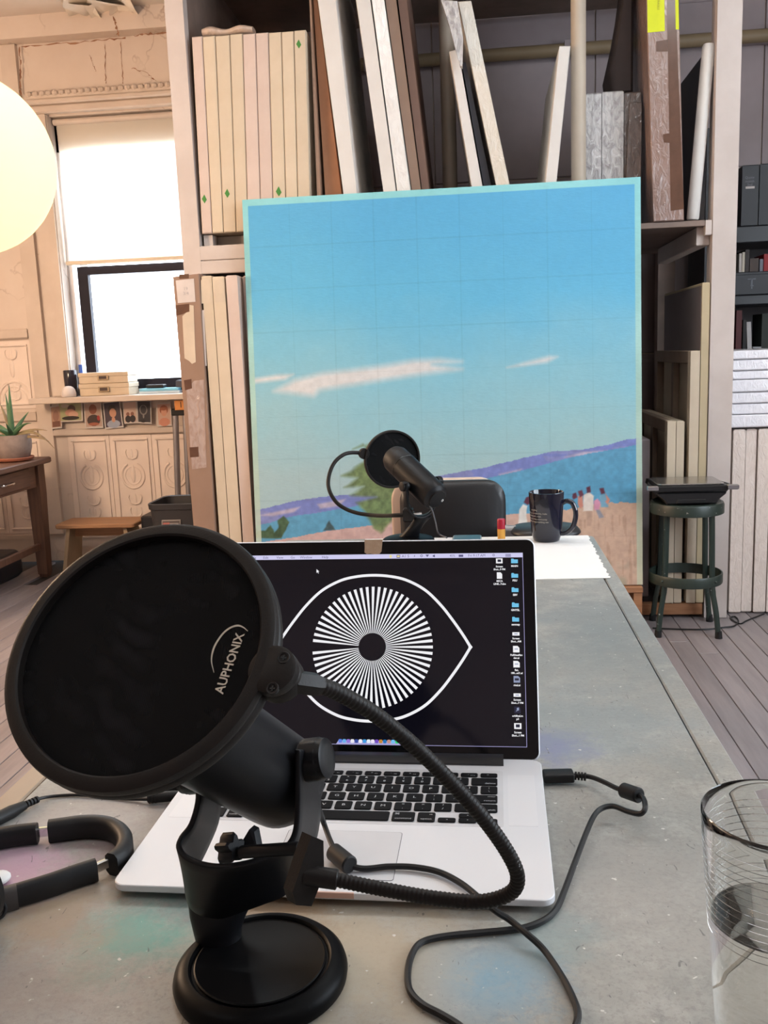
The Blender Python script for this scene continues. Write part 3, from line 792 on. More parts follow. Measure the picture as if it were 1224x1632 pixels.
# near microphone: round base, curved cradle, body tipped towards the pop filter
BC = Vector((-0.1610, 0.5655, TZ + .0004))
mic = thing('desk_microphone', 'black desk microphone on round base in front of the laptop', 'microphone', BC)
MB().lathe([(0, 0), (.0585, 0), (.0605, .0018), (.0612, .006), (.0600, .0105), (.0565, .0140), (.0520, .0158), (.0500, .0160), (.0485, .0150), (.0478, .0135), (0, .0135)], 72, Matrix.Translation(BC)).build('base', m_base, mic)
MB().lathe([(0, .0134), (.0462, .0134), (.0462, .0150), (.0452, .0156), (.0440, .0150), (0, .0147)], 72, Matrix.Translation(BC)).build('base_pad', m_base, mic)
F = [(309, 1215, .575), (310, 1250, .574), (310, 1278, .572), (300, 1312, .568), (285, 1332, .562), (280, 1350, .556), (292, 1368, .550), (320, 1380, .546), (354, 1384, .544), (392, 1379, .546), (425, 1369, .550), (452, 1356, .556), (468, 1342, .561), (476, 1320, .566), (478, 1285, .571), (478, 1240, .574), (478, 1195, .575)]
Bk = [(346, 1215, .618), (346, 1245, .618), (345, 1275, .616), (341, 1310, .612), (322, 1355, .604), (298, 1402, .590), (296, 1432, .581), (310, 1456, .576), (350, 1466, .574), (395, 1452, .576), (425, 1441, .580), (452, 1430, .587), (478, 1405, .596), (500, 1355, .604), (511, 1310, .610), (513, 1250, .615), (513, 1195, .616)]
Fp = smooth_path([at(x, y, Y=Y) for x, y, Y in F], 4); Bp = smooth_path([at(x, y, Y=Y) for x, y, Y in Bk], 4)
nn = len(Fp); mb = MB(); vs = []; S = 7
for a, b_ in zip(Fp, Bp):
    for k in range(S):
        t = k / (S - 1)
        vs.append(a.lerp(b_, t))
fs = [(i * S + k, i * S + k + 1, (i + 1) * S + k + 1, (i + 1) * S + k) for i in range(nn - 1) for k in range(S - 1)]
mb.add(vs, fs)
o = mb.build('cradle', m_mic, mic, smooth=60)
sm = o.modifiers.new('thick', 'SOLIDIFY'); sm.thickness = .0042; sm.offset = -1.0 
bv = o.modifiers.new('round', 'BEVEL'); bv.width = .0012; bv.segments = 2; bv.limit_method = 'ANGLE'
rings = []
for xl, xr, y, Y in ((300, 405, 1425, .594), (301, 400, 1442, .592), (303, 392, 1458, .590), (308, 385, 1478, .590), (313, 384, 1496, .590), (318, 390, 1512, .590), (312, 400, 1528, .592), (300, 410, 1536, .593)):
    a, b_ = at(xl, y, Y=Y), at(xr, y, Y=Y); c = (a + b_) / 2; ux = (b_ - a) / 2
    rings.append([c + ux * math.cos(2 * math.pi * k / 28) + Vector((0, .0135, 0)) * math.sin(2 * math.pi * k / 28) for k in range(28)])
MB().loft(rings).build('stem', m_mic, mic, smooth=60)
pl_, pr_ = at(327, 1230, Y=.604), at(495, 1211, Y=.588)
pv = (pl_ + pr_) / 2; pa = (pr_ - pl_).normalized()
ax = camdir(-.2304, -.5342, -.8133); ax = (ax - pa * ax.dot(pa)).normalized()
mic_body(mic, pv, ax, pa, r=.0345, lo=-.056, hi=.145)
knob(mic, at(487, 1212, Y=.594), pa, .0150, .0175); knob(mic, pl_ - pa * .003, -pa, .0150, .016)

# its pop filter: ring, cloth, boss, gooseneck, clamp
FN = camdir(-.2304, -.5342, -.8133); FO = at(227.8, 1039.4, d=.4881)
e1 = camdir(1, -1, 0)
FM = frame(FO, FN, e1)
pop = thing('pop_filter', 'large round black pop filter with white lettering on a thick gooseneck', 'pop filter', at(480, 1400, d=.57))
def ring_part(root, m, r0, r1, t, name='ring'):
    MB().lathe([(r0, t / 2 - .001), (r0 + .0010, t / 2), (r1 - .003, t / 2), (r1 - .0008, t / 2 - .0012), (r1, t / 2 - .004), (r1 - .0006, .0006), (r1 - .0012, 0), (r1 - .0006, -.0006), (r1, -t / 2 + .004), (r1 - .0008, -t / 2 + .0012), (r1 - .003, -t / 2), (r0 + .0010, -t / 2), (r0, -t / 2 + .001), (r0, t / 2 - .001)], 96, m).build(name, m_rim, root)
    MB().lathe([(0, .0020), (r0 + .0015, .0020), (r0 + .0015, .0012), (0, .0012)], 96, m).build('mesh_cloth', m_mesh, root, smooth=0)
    MB().lathe([(0, -.0030), (r0 + .0015, -.0030), (r0 + .0015, -.0038), (0, -.0038)], 96, m).build('mesh_cloth', m_mesh, root, smooth=0)
ring_part(pop, FM, .0686, .0772, .0155)
def on_plane(x, y, m, h):
    r = at(x, y, d=1.0) - CAM; n = Vector((m[0][2], m[1][2], m[2][2])); o = Vector((m[0][3], m[1][3], m[2][3])) + n * h
    return CAM + r * ((o - CAM).dot(n) / r.dot(n))
pa_, pb_ = on_plane(349, 1106, FM, .0024), on_plane(384, 1009, FM, .0024)
tx = (pb_ - pa_); Ltxt = tx.length; tx.normalize(); ty = FN.cross(tx)
vs, fs = text_mesh('AUPHONIX', .010, 'LEFT', .0002)
x0 = min(v[0] for v in vs); x1 = max(v[0] for v in vs); k = Ltxt / (x1 - x0)
off = FN * .0001
MB().add([pa_ + tx * ((v[0] - x0) * k) + ty * (v[1] * .0052 / .0072 * 1.0) + off for v in vs], fs).build('lettering', m_print, pop, smooth=0, label='white printed lettering')
ap = [on_plane(x, y, FM, .0024) for x, y in ((341, 1072), (337, 1053), (340, 1035), (347, 1021), (357, 1008), (368, 1000), (379, 997), (388, 1000), (395, 1006))]
ap = smooth_path(ap, 5); nA = len(ap)
vs = []
for i, p_ in enumerate(ap):
    T_ = (ap[min(i + 1, nA - 1)] - ap[max(i - 1, 0)]).normalized(); q = FN.cross(T_)
    hw = .00055 * min(1, .25 + 3 * min(i, nA - 1 - i) / nA)
    vs += [p_ + q * hw, p_ - q * hw]
MB().add(vs, [(2 * i, 2 * i + 1, 2 * i + 3, 2 * i + 2) for i in range(nA - 1)]).build('logo_arc', m_print, pop, smooth=0)
bc = on_plane(440, 1074, FM, 0)
bm_ = frame(bc, FN, e1)
boss = MB().lathe([(0, -.0095), (.0105, -.0095), (.0126, -.0083), (.0128, -.0010), (.0123, 0), (.0128, .0010), (.0126, .0066), (.0112, .0074), (0, .0077)], 36, bm_).build('boss', m_rim, pop)
for sx, sy in ((452, 1048), (434, 1097)):
    c = on_plane(sx, sy, FM, .0078); m = frame(c, FN)
    MB().lathe([(.0022, -.0015), (.0022, .0001), (.0030, .0003), (.0033, 0), (.0033, -.0015)], 20, m).lathe([(0, -.0006), (.0022, -.0006)], 20, m).build('screw', m_rubber, boss)
    MB().box(-.0014, .0014, -.0004, .0004, -.0006, 0, 0, m).box(-.0004, .0004, -.0014, .0014, -.0006, 0, 0, m).build('screw_slot', m_screw, boss)
gp = [(455, 1084, .466), (482, 1087, .470), (510, 1092, .476), (545, 1107, .484), (600, 1140, .495), (660, 1189, .506), (720, 1248, .517), (775, 1310, .527), (812, 1364, .536), (825, 1400, .542), (812, 1424, .549), (765, 1437, .555), (690, 1431, .560), (610, 1417, .563), (550, 1405, .565), (520, 1399, .566), (482, 1394, .567)]
db = (bc - CAM).dot(CF)
gd = lambda v: db + (v - .466) * (.567 - db) / .101
path = smooth_path([at(x, y, d=gd(dd)) for x, y, dd in gp], 40)
Ls = [0.0]
for a, b_ in zip(path, path[1:]): Ls.append(Ls[-1] + (b_ - a).length)
fine = []; j = 0; step = .0007; sL = 0
while sL < Ls[-1]:
    while Ls[j + 1] < sL: j += 1
    fine.append(path[j].lerp(path[j + 1], (sL - Ls[j]) / max(Ls[j + 1] - Ls[j], 1e-9))); sL += step
rad = [.0046 if (i // 2) % 2 == 0 else .0042 for i in range(len(fine))]
MB().tube(fine, rad, 12).build('gooseneck', m_rim, pop, smooth=50)
def hexnut(a, b_, r):
    MB().lathe([(0, 0), (r, 0), (r, .8 * (b_ - a).length), (r * .8, (b_ - a).length), (0, (b_ - a).length)], 6, frame(a, b_ - a)).build('ferrule', m_rim, pop, smooth=20)
hexnut(at(466, 1086, d=gd(.467)), at(512, 1092, d=gd(.4765)), .0062)
MB().cyl(at(484, 1394, d=.567), at(538, 1402, d=.5655), .0062, n=20, ch=.0006).build('ferrule', m_rim, pop)
# clamp on the cradle's right arm
cj = [at(x, y, d=dd) for x, y, dd in ((492, 1330, .566), (511, 1338, .572), (512, 1392, .572), (492, 1442, .566), (468, 1440, .563), (462, 1420, .563), (478, 1370, .563))]
mb = MB(); nrm = (cj[1] - cj[0]).cross(cj[3] - cj[0]).normalized()
mb.loft([[p_ + nrm * .007 for p_ in cj], [p_ - nrm * .003 for p_ in cj]]).build('clamp_jaw', m_rim, pop, smooth=20)
MB().cyl(at(478, 1352, d=.578), at(385, 1358, d=.600), .0042, n=16).build('clamp_screw', m_mic, pop)
kc = at(366, 1352, d=.603); kd = (at(478, 1352, d=.578) - at(385, 1358, d=.600)).normalized()
m = frame(kc, kd); n = 30
mb = MB(); star = lambda rr: [((rr * (1 + .28 * math.cos(5 * 2 * math.pi * k / n))) * math.cos(2 * math.pi * k / n), (rr * (1 + .28 * math.cos(5 * 2 * math.pi * k / n))) * math.sin(2 * math.pi * k / n)) for k in range(n)]
mb.prism(star(.0080), -.006, .006, .0015, m).build('clamp_knob', m_mic, pop)
tri = [at(x, y, d=dd) for x, y, dd in ((378, 1354, .612), (397, 1322, .614), (405, 1326, .614), (412, 1362, .610), (395, 1366, .610))]
MB().loft([tri, [p_ + Vector((.002, .006, 0)) for p_ in tri]]).build('clamp_pad', m_mic, pop, smooth=20)

# far microphone at the table's end, seen from behind
FBC = Vector((-0.168, 2.042, TZ))
mic2 = thing('desk_microphone', 'black desk microphone at far table end, tipped away, seen from behind', 'microphone', FBC)
MB().lathe([(0, 0), (.0585, 0), (.0605, .0018), (.0612, .006), (.0600, .0105), (.0565, .0140), (.0520, .0160), (.03, .019), (0, .020)], 48, Matrix.Translation(FBC)).build('base', m_base, mic2)
kl, kr = at(652, 774, Y=2.008), at(691, 768, Y=2.052)
kl = kl + (kl - kr).normalized() * .006; kr = kr + (kr - kl).normalized() * .006
pc = (kl + kr) / 2; pa2 = (kr - kl).normalized()
hw = (kr - kl).length / 2
upv = Vector((0, 0, 1)); upv = (upv - pa2 * upv.dot(pa2)).normalized()
P = []
for k in range(15):
    a = math.pi + math.pi * k / 14
    P.append(pc - upv * .035 + pa2 * (hw * math.cos(a)) + upv * (hw * 1.0 * math.sin(a)))
P = [pc - pa2 * hw + upv * .008] + P + [pc + pa2 * hw + upv * .008]
MB().strip(P, .034, .005, up=(0, 1, 0)).build('cradle', m_mic, mic2, smooth=60)
bot = pc - upv * (.035 + hw)
rings = []
for t in (0, .35, .7, 1.0):
    c = bot.lerp(FBC + Vector((0, 0, .017)), t); rx = .020 - .006 * math.sin(math.pi * t) + .004 * t
    rings.append([c + Vector((rx * math.cos(2 * math.pi * k / 20), .014 * math.sin(2 * math.pi * k / 20), 0)) for k in range(20)])
MB().loft(rings).build('stem', m_mic, mic2, smooth=60)
ax2 = camdir(-.44, -.56, .70); ax2 = (ax2 - pa2 * ax2.dot(pa2)).normalized()
m2 = mic_body(mic2, pc, ax2, pa2, r=.0325, lo=-.062, hi=.125)
MB().lathe([(0, -.0655), (.0205, -.0655), (.0212, -.0620), (.0212, -.060)], 32, m2).build('end_cap', m_mic, mic2)
MB().lathe([(.0018, -.0668), (.0030, -.0668), (.0030, -.0650), (.0018, -.0650)], 16, m2 @ Matrix.Translation((.013, .004, 0))).build('headphone_socket', m_chrome, mic2, smooth=0)
vdir = (CAM - pc); vdir = (vdir - ax2 * vdir.dot(ax2)).normalized()
for off_, rr, nm in ((.052, .0030, 'mute_button'), (.030, .0055, 'volume_dial')):
    c = pc + ax2 * off_ + vdir * .0322 + pa2 * .008
    MB().lathe([(0, .003), (rr * .9, .003), (rr, .002), (rr, -.002)], 16, frame(c, vdir)).build(nm, m_screw, mic2)
for k in range(2):
    c = pc + ax2 * (.062 + .006 * k) + vdir * .0327 + pa2 * .004
    mm = frame(c, vdir, pa2); P = [mm @ Vector((.007 * math.cos(a), .0025 * math.sin(a), 0)) for a in [math.pi * q_ / 8 for q_ in range(9)]]
    MB().tube(P, .0005, 5).build('dial_marking', m_print, mic2)
knob(mic2, kl - pa2 * .002, -pa2, .0115, .013); knob(mic2, kr + pa2 * .002, pa2, .0115, .013)

MB().tube(smooth_path([at(678, 797, Y=1.995), at(688, 812, Y=1.985), at(694, 832, Y=1.99), at(699, 850, z=TZ + .004), at(712, 857, z=TZ + .003)], 6), .0018, 8).build('cord', M('grey_cord', (.10, .10, .11), .4), mic2)
pop2 = thing('pop_filter', 'small-looking round black pop filter beyond the far microphone', 'pop filter', at(640, 820, d=2.06))
FN2 = camdir(.30, .18, -.93); FM2 = frame(at(625, 732, d=2.27), FN2)
MB().lathe([(.0675, .005), (.0685, .006), (.0715, .006), (.0728, .004), (.0728, -.004), (.0715, -.006), (.0685, -.006), (.0675, -.005), (.0675, .005)], 64, FM2).build('ring', m_rim, pop2)
MB().lathe([(0, .0008), (.068, .0008), (.068, -.0008), (0, -.0008)], 64, FM2).build('mesh_cloth', m_mesh, pop2, smooth=0)
b2 = at(580, 723, d=2.25)
MB().lathe([(0, -.007), (.0125, -.007), (.0135, -.005), (.0135, .005), (.0125, .007), (0, .007)], 24, frame(b2, FN2)).build('boss', m_rim, pop2)
g2 = [(578, 722, 2.25), (560, 721.4, 2.24), (547, 725, 2.23), (534, 736, 2.22), (526, 752, 2.21), (523, 770, 2.20), (526.5, 785.5, 2.19), (536.6, 801, 2.18), (552, 811.6, 2.17), (571, 818, 2.15), (592, 821, 2.13), (610, 822, 2.10), (628, 821.5, 2.07), (650, 821, 2.055)]
MB().tube(smooth_path([at(*q_[:2], d=q_[2]) for q_ in g2], 10), .0048, 10).build('gooseneck', m_rim, pop2)
c2 = at(650, 821, d=2.05)
MB().box(c2.x - .010, c2.x + .012, c2.y - .014, c2.y + .014, c2.z - .014, c2.z + .016, .003).build('clamp_jaw', m_rim, pop2)
c3 = at(664, 818, d=2.05)
MB().cyl(at(656, 820, d=2.045), at(672, 818, d=2.045), .0035).build('clamp_screw', m_chrome, pop2, label='bright metal clamp screw')

# ---------------------------------------------------------------- cables
m_cable = M('black_cable', (0.010, 0.010, 0.011), 0.42, spec=.35)
usb = thing('usb_cable', 'looped black usb cable running from microphone to the laptop right side', 'cable', at(780, 1520, z=TZ))
zt, zl = TZ + .0030, TZ + LT + .0036
cp = [(478, 1262, TZ + .070), (505, 1284, TZ + .050), (516, 1312, zl + .008), (528, 1344, zl + .004), (543, 1370, zl + .004), (575, 1384, zl), (620, 1381, zl), (660, 1382, zl), (700, 1390, zl), (735, 1408, zl), (765, 1432, zl), (790, 1452, zl - .001), (812, 1466, TZ + .0105), (838, 1487, TZ + .0095), (866, 1513, zt + .002), (895, 1555, zt), (914, 1592, zt), (921, 1616, zt), (915, 1640, zt), (890, 1680, zt), (830, 1710, zt), (770, 1680, zt), (738, 1640, zt), (705, 1618, zt), (672, 1600, zt), (653, 1578, zt), (650, 1548, zt), (657, 1520, zt), (672, 1502, zt), (705, 1493, zt), (760, 1487, zt), (805, 1483, zt), (838, 1478, zt), (868, 1466, zt), (887, 1448, zt), (900, 1418, zt + .001), (916, 1375, zt + .003), (934, 1328, zt + .006), (947, 1300, zt + .008), (960, 1288, zt + .009), (978, 1285, zt + .010), (1000, 1293, zt + .012), (1020, 1297, zt + .015), (1028, 1288, zt + .019), (1025, 1272, zt + .018), (1010, 1264, zt + .014), (985, 1257, zt + .010), (962, 1246, zt + .007), (940, 1238, zt + .005), (915, 1236, zt + .005)]
MB().tube(smooth_path([at(x, y, z=z) for x, y, z in cp], 8), .0025, 8).build('cord', m_cable, usb)
a, b_ = at(531, 1357, z=zl + .0045), at(558, 1379, z=zl + .0045)
MB().cyl(a, b_, .0075, n=20, ch=.0012).build('ferrite_bead', m_rubber, usb)
a, b_ = at(993, 1259, z=zt + .012), at(1019, 1268, z=zt + .016)
MB().cyl(a, b_, .0072, n=20, ch=.0012).build('ferrite_bead', m_rubber, usb)
a, b_ = at(934, 1238, z=zt + .005), at(914, 1236, z=zt + .005)
mb = MB()
for k in range(4): mb.cyl(a.lerp(b_, k / 4), a.lerp(b_, (k + .6) / 4), .0042, n=14)
mb.build('strain_relief', m_rubber, usb)
q0, q1 = at(866, 1237, z=TZ + .0075), at(914, 1236, z=TZ + .0075)
dv = (q1 - q0); mm = frame(q0, dv, Vector((0, 0, 1)).cross(dv))
MB().prism(rrect(.0165, .0090, .002, 3), 0, dv.length, .001, mm).build('plug', m_rubber, usb)

hc = thing('headphone_cable', 'thin black headphone lead with two jack plugs left of the laptop', 'cable', at(140, 1270, z=TZ))
zc = TZ + .0022
MB().tube(smooth_path([at(x, y, z=z) for x, y, z in ((45, 1280, zc + .003), (62, 1273, zc + .002), (85, 1269, zc), (120, 1267, zc), (160, 1269, zc), (200, 1273, zc), (237, 1274, zc + .002))], 8), .0017, 8).build('cord', m_cable, hc)
a, b_ = at(-30, 1318, z=TZ + .0068), at(42, 1282, z=TZ + .0055)
MB().lathe([(0, 0), (.0058, 0), (.0066, .004), (.0066, (b_ - a).length - .018), (.0045, (b_ - a).length - .002), (0, (b_ - a).length)], 20, frame(a, b_ - a)).build('jack_socket', m_rubber, hc)
a2, b2_ = b_, at(62, 1273, z=TZ + .0045)
mb = MB()
for k in range(4): mb.cyl(a2.lerp(b2_, k / 4), a2.lerp(b2_, (k + .55) / 4), .0036, n=12)
mb.build('strain_relief', m_rubber, hc)
a, b_ = at(236, 1272, z=TZ + .0060), at(284, 1268, z=TZ + .0075)
MB().lathe([(0, 0), (.0045, 0), (.0052, .002), (.0052, (b_ - a).length - .003), (.0042, (b_ - a).length), (0, (b_ - a).length)], 20, frame(a, b_ - a)).build('jack_plug', m_rubber, hc)
mb = MB()
for k in range(3): mb.cyl(a.lerp(b_, .04 + k * .1), a.lerp(b_, .08 + k * .1), .0056, n=20)
mb.build('grip_ring', m_rubber, hc)
pw = thing('charger_plug', 'black charger plug in the laptop left side behind pop filter', 'plug', at(275, 1255, z=TZ))
a, b_ = at(262, 1258, z=TZ + .0070), at(298, 1248, z=TZ + .0075)
MB().cyl(a, b_, .0048, n=16, ch=.001).build('plug', m_rubber, pw)
MB().tube(smooth_path([a, at(225, 1262, z=TZ + .004), at(150, 1245, z=TZ + .002), at(110, 1230, z=TZ + .002)], 8), .0018, 8).build('cord', m_cable, pw)

# ---------------------------------------------------------------- headphones
m_hp = M('headphone_black', (0.010, 0.0095, 0.010), 0.5, spec=.3, bmp=.06, bscale=300)
hp = thing('headphones', 'black over-ear headphones lying on their side at left table edge', 'headphones', at(60, 1390, z=TZ))
hz = TZ + .0105
def hpath(pts, n=6): return smooth_path([at(x, y, z=hz) for x, y in pts], n)
MB().strip(hpath([(78, 1325), (100, 1322), (130, 1318), (160, 1318), (183, 1324), (197, 1338), (200, 1352), (193, 1366), (178, 1378)]), .0205, .0135).build('headband', m_hp, hp, smooth=50)
MB().strip(hpath([(50, 1327), (65, 1326), (84, 1324)]), .009, .004).build('slider', m_chrome, hp)
MB().strip(hpath([(152, 1384), (165, 1378), (182, 1371)]), .009, .004).build('slider', m_chrome, hp)
MB().strip(hpath([(-60, 1352), (-30, 1342), (0, 1336), (30, 1331), (60, 1328)]), .019, .011).build('yoke', m_hp, hp, smooth=50)
MB().strip(hpath([(154, 1386), (120, 1397), (80, 1411), (25, 1428)]), .0195, .009).build('yoke', m_hp, hp, smooth=50)
MB().strip(hpath([(28, 1428), (5, 1434), (-22, 1440)]), .020, .0115).build('hinge_block', M('headphone_brown_grey', (.05, .042, .04), .55), hp, smooth=50)
c = at(-72, 1430, z=hz + .022); fwd = Vector((.35, .94, 0)).normalized()
m = frame(c, fwd)
cup = MB().lathe([(0, -.018), (.028, -.018), (.033, -.012), (.033, .004), (.031, .008), (0, .008)], 36, m).build('ear_cup', m_hp, hp)
MB().lathe([(.014, .008), (.031, .008), (.034, .013), (.031, .020), (.020, .020), (.014, .014)], 36, m).build('ear_cushion', m_rubber, cup)
c = at(-100, 1356, z=hz + .022); m = frame(c, -fwd)
cup = MB().lathe([(0, -.018), (.028, -.018), (.033, -.012), (.033, .004), (.031, .008), (0, .008)], 36, m).build('ear_cup', m_hp, hp)
MB().lathe([(.014, .008), (.031, .008), (.034, .013), (.031, .020), (.020, .020), (.014, .014)], 36, m).build('ear_cushion', m_rubber, cup)
MB().tube(smooth_path([at(-30, 1470, z=zc), at(0, 1463, z=zc), at(9, 1450, z=zc + .004), at(6, 1440, z=hz)], 6), .0014, 8).build('lead', m_cable, hp)
p_ = at(-4, 1400, z=TZ + .0045)
MB().ball(p_, .011, 16, 9, (1, 1, .4)).solo('white_ear_tip', M('white_plastic', (.8, .8, .8), .4), 'small white plastic piece beside the headphone cup at left edge', 'earpiece')

# ---------------------------------------------------------------- drinking glass
def glass_mat(name, col, ior, r=0.0, rib=False):
    m, nt, b = base_mat(name)
    if rib:
        wv = nd(nt, 'ShaderNodeTexWave', wave_type='BANDS', bands_direction='Z', wave_profile='SIN'); setin(wv, Scale=36.0)
        nt.links.new(coords(nt), wv.inputs['Vector']); bump(nt, b, wv.outputs['Fac'], .10, .0010)
    b.inputs['Base Color'].default_value = (*col, 1)
    setin(b, Roughness=r, IOR=ior); b.inputs['Transmission Weight'].default_value = 1.0
    return m
gc = at(1240, 1294, d=.520); gH = gc.z - TZ
GC = Vector((gc.x, gc.y, TZ))
glass = thing('drinking_glass', 'clear ribbed pint glass of water at right front table corner', 'glass', GC)
def gr(z): return .0290 + (.0420 - .0290) * z / gH
prof = [(0, 0), (.0270, 0), (.0290, .003)]
z = .006
while z < gH - .012:
    prof.append((gr(z), z)); z += .006
prof += [(gr(gH - .008), gH - .008), (gr(gH) - .0002, gH - .0012), (gr(gH) - .0012, gH), (gr(gH) - .0017, gH - .0010)]
ip = [(gr(z_) - .0018, z_) for z_ in (gH - .006, gH * .75, gH * .5, gH * .25, .009)]
prof += ip + [(.023, .0055), (0, .0050)]
MB().lathe(prof, 96, Matrix.Translation(GC)).build('vessel', glass_mat('clear_glass', (.97, .97, .96), 1.45), glass, smooth=60)
wl = .100
mb = MB(); z = gH * .56
while z < gH * .93:
    mb.tube([GC + Vector((gr(z) * math.cos(2 * math.pi * k / 72), gr(z) * math.sin(2 * math.pi * k / 72), z)) for k in range(73)], .00022, 5); z += .0046
mb.build('rib_rings', bpy.data.materials['clear_glass'], glass, smooth=60)
MB().lathe([(0, .0045), (.0228, .0048), (gr(.009) - .0013, .0085), (gr(wl * .5) - .0013, wl * .5), (gr(wl) - .0013, wl), (0, wl)], 64, Matrix.Translation(GC)).build('water', glass_mat('water', (.96, .94, .92), 1.33), glass, smooth=60)

# ---------------------------------------------------------------- things at the far end of the table
py = []
def edge(p, q, n, j):
    p, q = Vector(p), Vector(q); L = (q - p).length; t = (q - p) / L; nn_ = Vector((t.y, -t.x))
    return [p + t * (L * k / n) + nn_ * (random.uniform(-j, j) if 0 < k < n else 0) for k in range(n)]
out = edge((-.275, 1.690), (.238, 1.703), 40, .0008) + edge((.238, 1.703), (.243, 2.106), 40, .0025) + edge((.243, 2.106), (-.275, 2.106), 20, .001) + edge((-.275, 2.106), (-.275, 1.690), 30, .002)
MB().prism([(p.x, p.y) for p in out], TZ, TZ + .0008).solo('paper_sheet', M('white_paper', (.80, .79, .78), .7, col2=(.78, .77, .76)), 'large white deckle-edged paper sheet covering the far table end', 'paper', smooth=0)
PZ = TZ + .0009

MC = at(873, 866, z=PZ)
MC = Vector((MC.x, MC.y + .034, PZ))
m_mug = M('navy_glaze', (.006, .007, .020), .09, coat=.4)
mug = thing('coffee_mug', 'dark navy glazed mug with white printed lines on white paper', 'mug', MC)
prof = [(0, 0), (.0270, 0), (.0292, .0015), (.0325, .012), (.0352, .035), (.0375, .075), (.0395, .1105), (.0392, .1120), (.0375, .1120), (.0368, .1105), (.0345, .070), (.0310, .014), (.027, .007), (0, .006)]
k_ = 1.0
MB().lathe(prof, 64, Matrix.Translation(MC)).build('body', m_mug, mug, smooth=50)
hdir = Vector((math.cos(R_(-12)), math.sin(R_(-12)), 0))
hpts = [(.034, .086), (.045, .091), (.057, .087), (.064, .072), (.065, .055), (.060, .036), (.050, .023), (.040, .017), (.031, .016)]
MB().tube(smooth_path([MC + hdir * a + Vector((0, 0, b_)) for a, b_ in hpts], 6), .0062, 12, flat=.75).build('handle', m_mug, mug)
def mug_line(body, z, a_end, size=.0052):
    vs, fs = text_mesh(body, size, 'RIGHT')
    out = []
    for v in vs:
        zz = z + v[1]; rr = .0352 + (.0375 - .0352) * (zz - .035) / .04 if zz < .075 else .0375 + .002 * (zz - .075) / .0355
        a = a_end + v[0] / .0365
        out.append(MC + Vector((math.cos(a) * (rr + .0002), math.sin(a) * (rr + .0002), zz)))
    MB().add(out, fs).build('printed_line', m_print, mug, smooth=0)
for s, z, a in (('working', .0745, R_(-128)), ('of sharing a community, hubs', .0672, R_(-92)), ('and makers, cities', .0608, R_(-113)), ('where a growing community', .0543, R_(-92)), ('thrives, always reaching out', .0480, R_(-87))): mug_line(s, z, a)

t = thing('smartphone', 'smartphone with silver rim lying on paper by far microphone', 'phone', (-.034, 2.02, PZ))
MB().prism(rrect(.0665, .138, .010, 5, -.034, 2.025), PZ, PZ + .0085, .0015).build('case', M('phone_rim', (.35, .38, .40), .3, metal=.7), t)
MB().prism(rrect(.060, .131, .008, 5, -.034, 2.025), PZ + .0083, PZ + .0089).build('screen', m_bez, t)
lb = at(799, 848, Y=2.05); lb.z = PZ
t = thing('lip_balm', 'small red and yellow balm tube standing on the paper', 'lip balm', lb)
MB().lathe([(0, 0), (.0086, 0), (.0088, .0006), (.0088, .030), (0, .030)], 24, Matrix.Translation(lb)).build('tube', M('yellow_label', rgb(232, 170, 70), .5), t)
MB().lathe([(0, .030), (.0090, .030), (.0090, .0515), (.0084, .0525), (0, .0525)], 24, Matrix.Translation(lb)).build('cap', M('red_cap', rgb(186, 22, 52), .4), t)

# ---------------------------------------------------------------- chair beyond the table
cc = at(720, 800, Y=2.52)
ch = thing('armchair', 'black padded chair with pale wooden shell beyond far table end', 'chair', (cc.x, 2.75, 0))
m_vinyl = M('black_vinyl', (.012, .012, .014), .42, bmp=.1, bscale=120)
m_shell = M('pale_chair_shell', (.62, .47, .38), .35, col2=(.56, .42, .33))
px0 = at(637, 800, Y=2.5); px1 = at(806, 800, Y=2.5); pt_ = at(720, 767, Y=2.5)
W_ = px1.x - px0.x; cz = pt_.z
outl = rrect(W_, .40, .055, 8, (px0.x + px1.x) / 2, cz - .20)
mback = Matrix(((1, 0, 0, 0), (0, 0, -1, 2.54), (0, 1, 0, 0), (0, 0, 0, 1)))
MB(mback).prism(outl, 0, .050, .014).build('back_pad', m_vinyl, ch, smooth=50)
outs = rrect(W_ + .012, .41, .058, 8, (px0.x + px1.x) / 2 - .022, cz - .204)
mshell = Matrix(((1, 0, 0, 0), (0, 0, -1, 2.575), (0, 1, 0, 0), (0, 0, 0, 1)))
MB(mshell).prism(outs, 0, .034, .006).build('back_shell', m_shell, ch, smooth=50, label='pale glossy wooden back shell')
MB().prism(rrect(.42, .42, .05, 6, cc.x, 2.78), .43, .49, .015).build('seat', m_vinyl, ch, smooth=50)
for sx in (-.17, .17):
    MB().tube([(cc.x + sx, 2.58, cz - .35), (cc.x + sx, 2.60, .46)], .012, 10).build('back_support', m_chrome, ch)
    for sy in (2.60, 2.96): MB().cyl((cc.x + sx, sy, 0), (cc.x + sx * .95, sy * 1.0, .44), .012, .014).build('leg', m_chrome, ch)
ar = at(868, 848, Y=2.42)
mb = MB()
mb.prism(rrect(.185, .15, .06, 8, ar.x + .004, ar.y + .03), ar.z - .014, ar.z + .010, .010)
mb.build('armrest', m_vinyl, ch, smooth=50)
MB().tube(smooth_path([(ar.x - .02, ar.y + .08, ar.z - .012), (ar.x - .05, ar.y + .16, ar.z - .06), (cc.x + .20, 2.75, .60), (cc.x + .19, 2.78, .46)], 6), .013, 10).build('armrest_support', m_chrome, ch)
a = at(806, 845, Y=2.46)
MB().cyl(a + Vector((-.02, 0, 0)), a + Vector((.028, .0, -.003)), .016, n=16, ch=.003).build('armrest_joint', M('grey_metal', (.35, .34, .34), .4, metal=.5), ch)
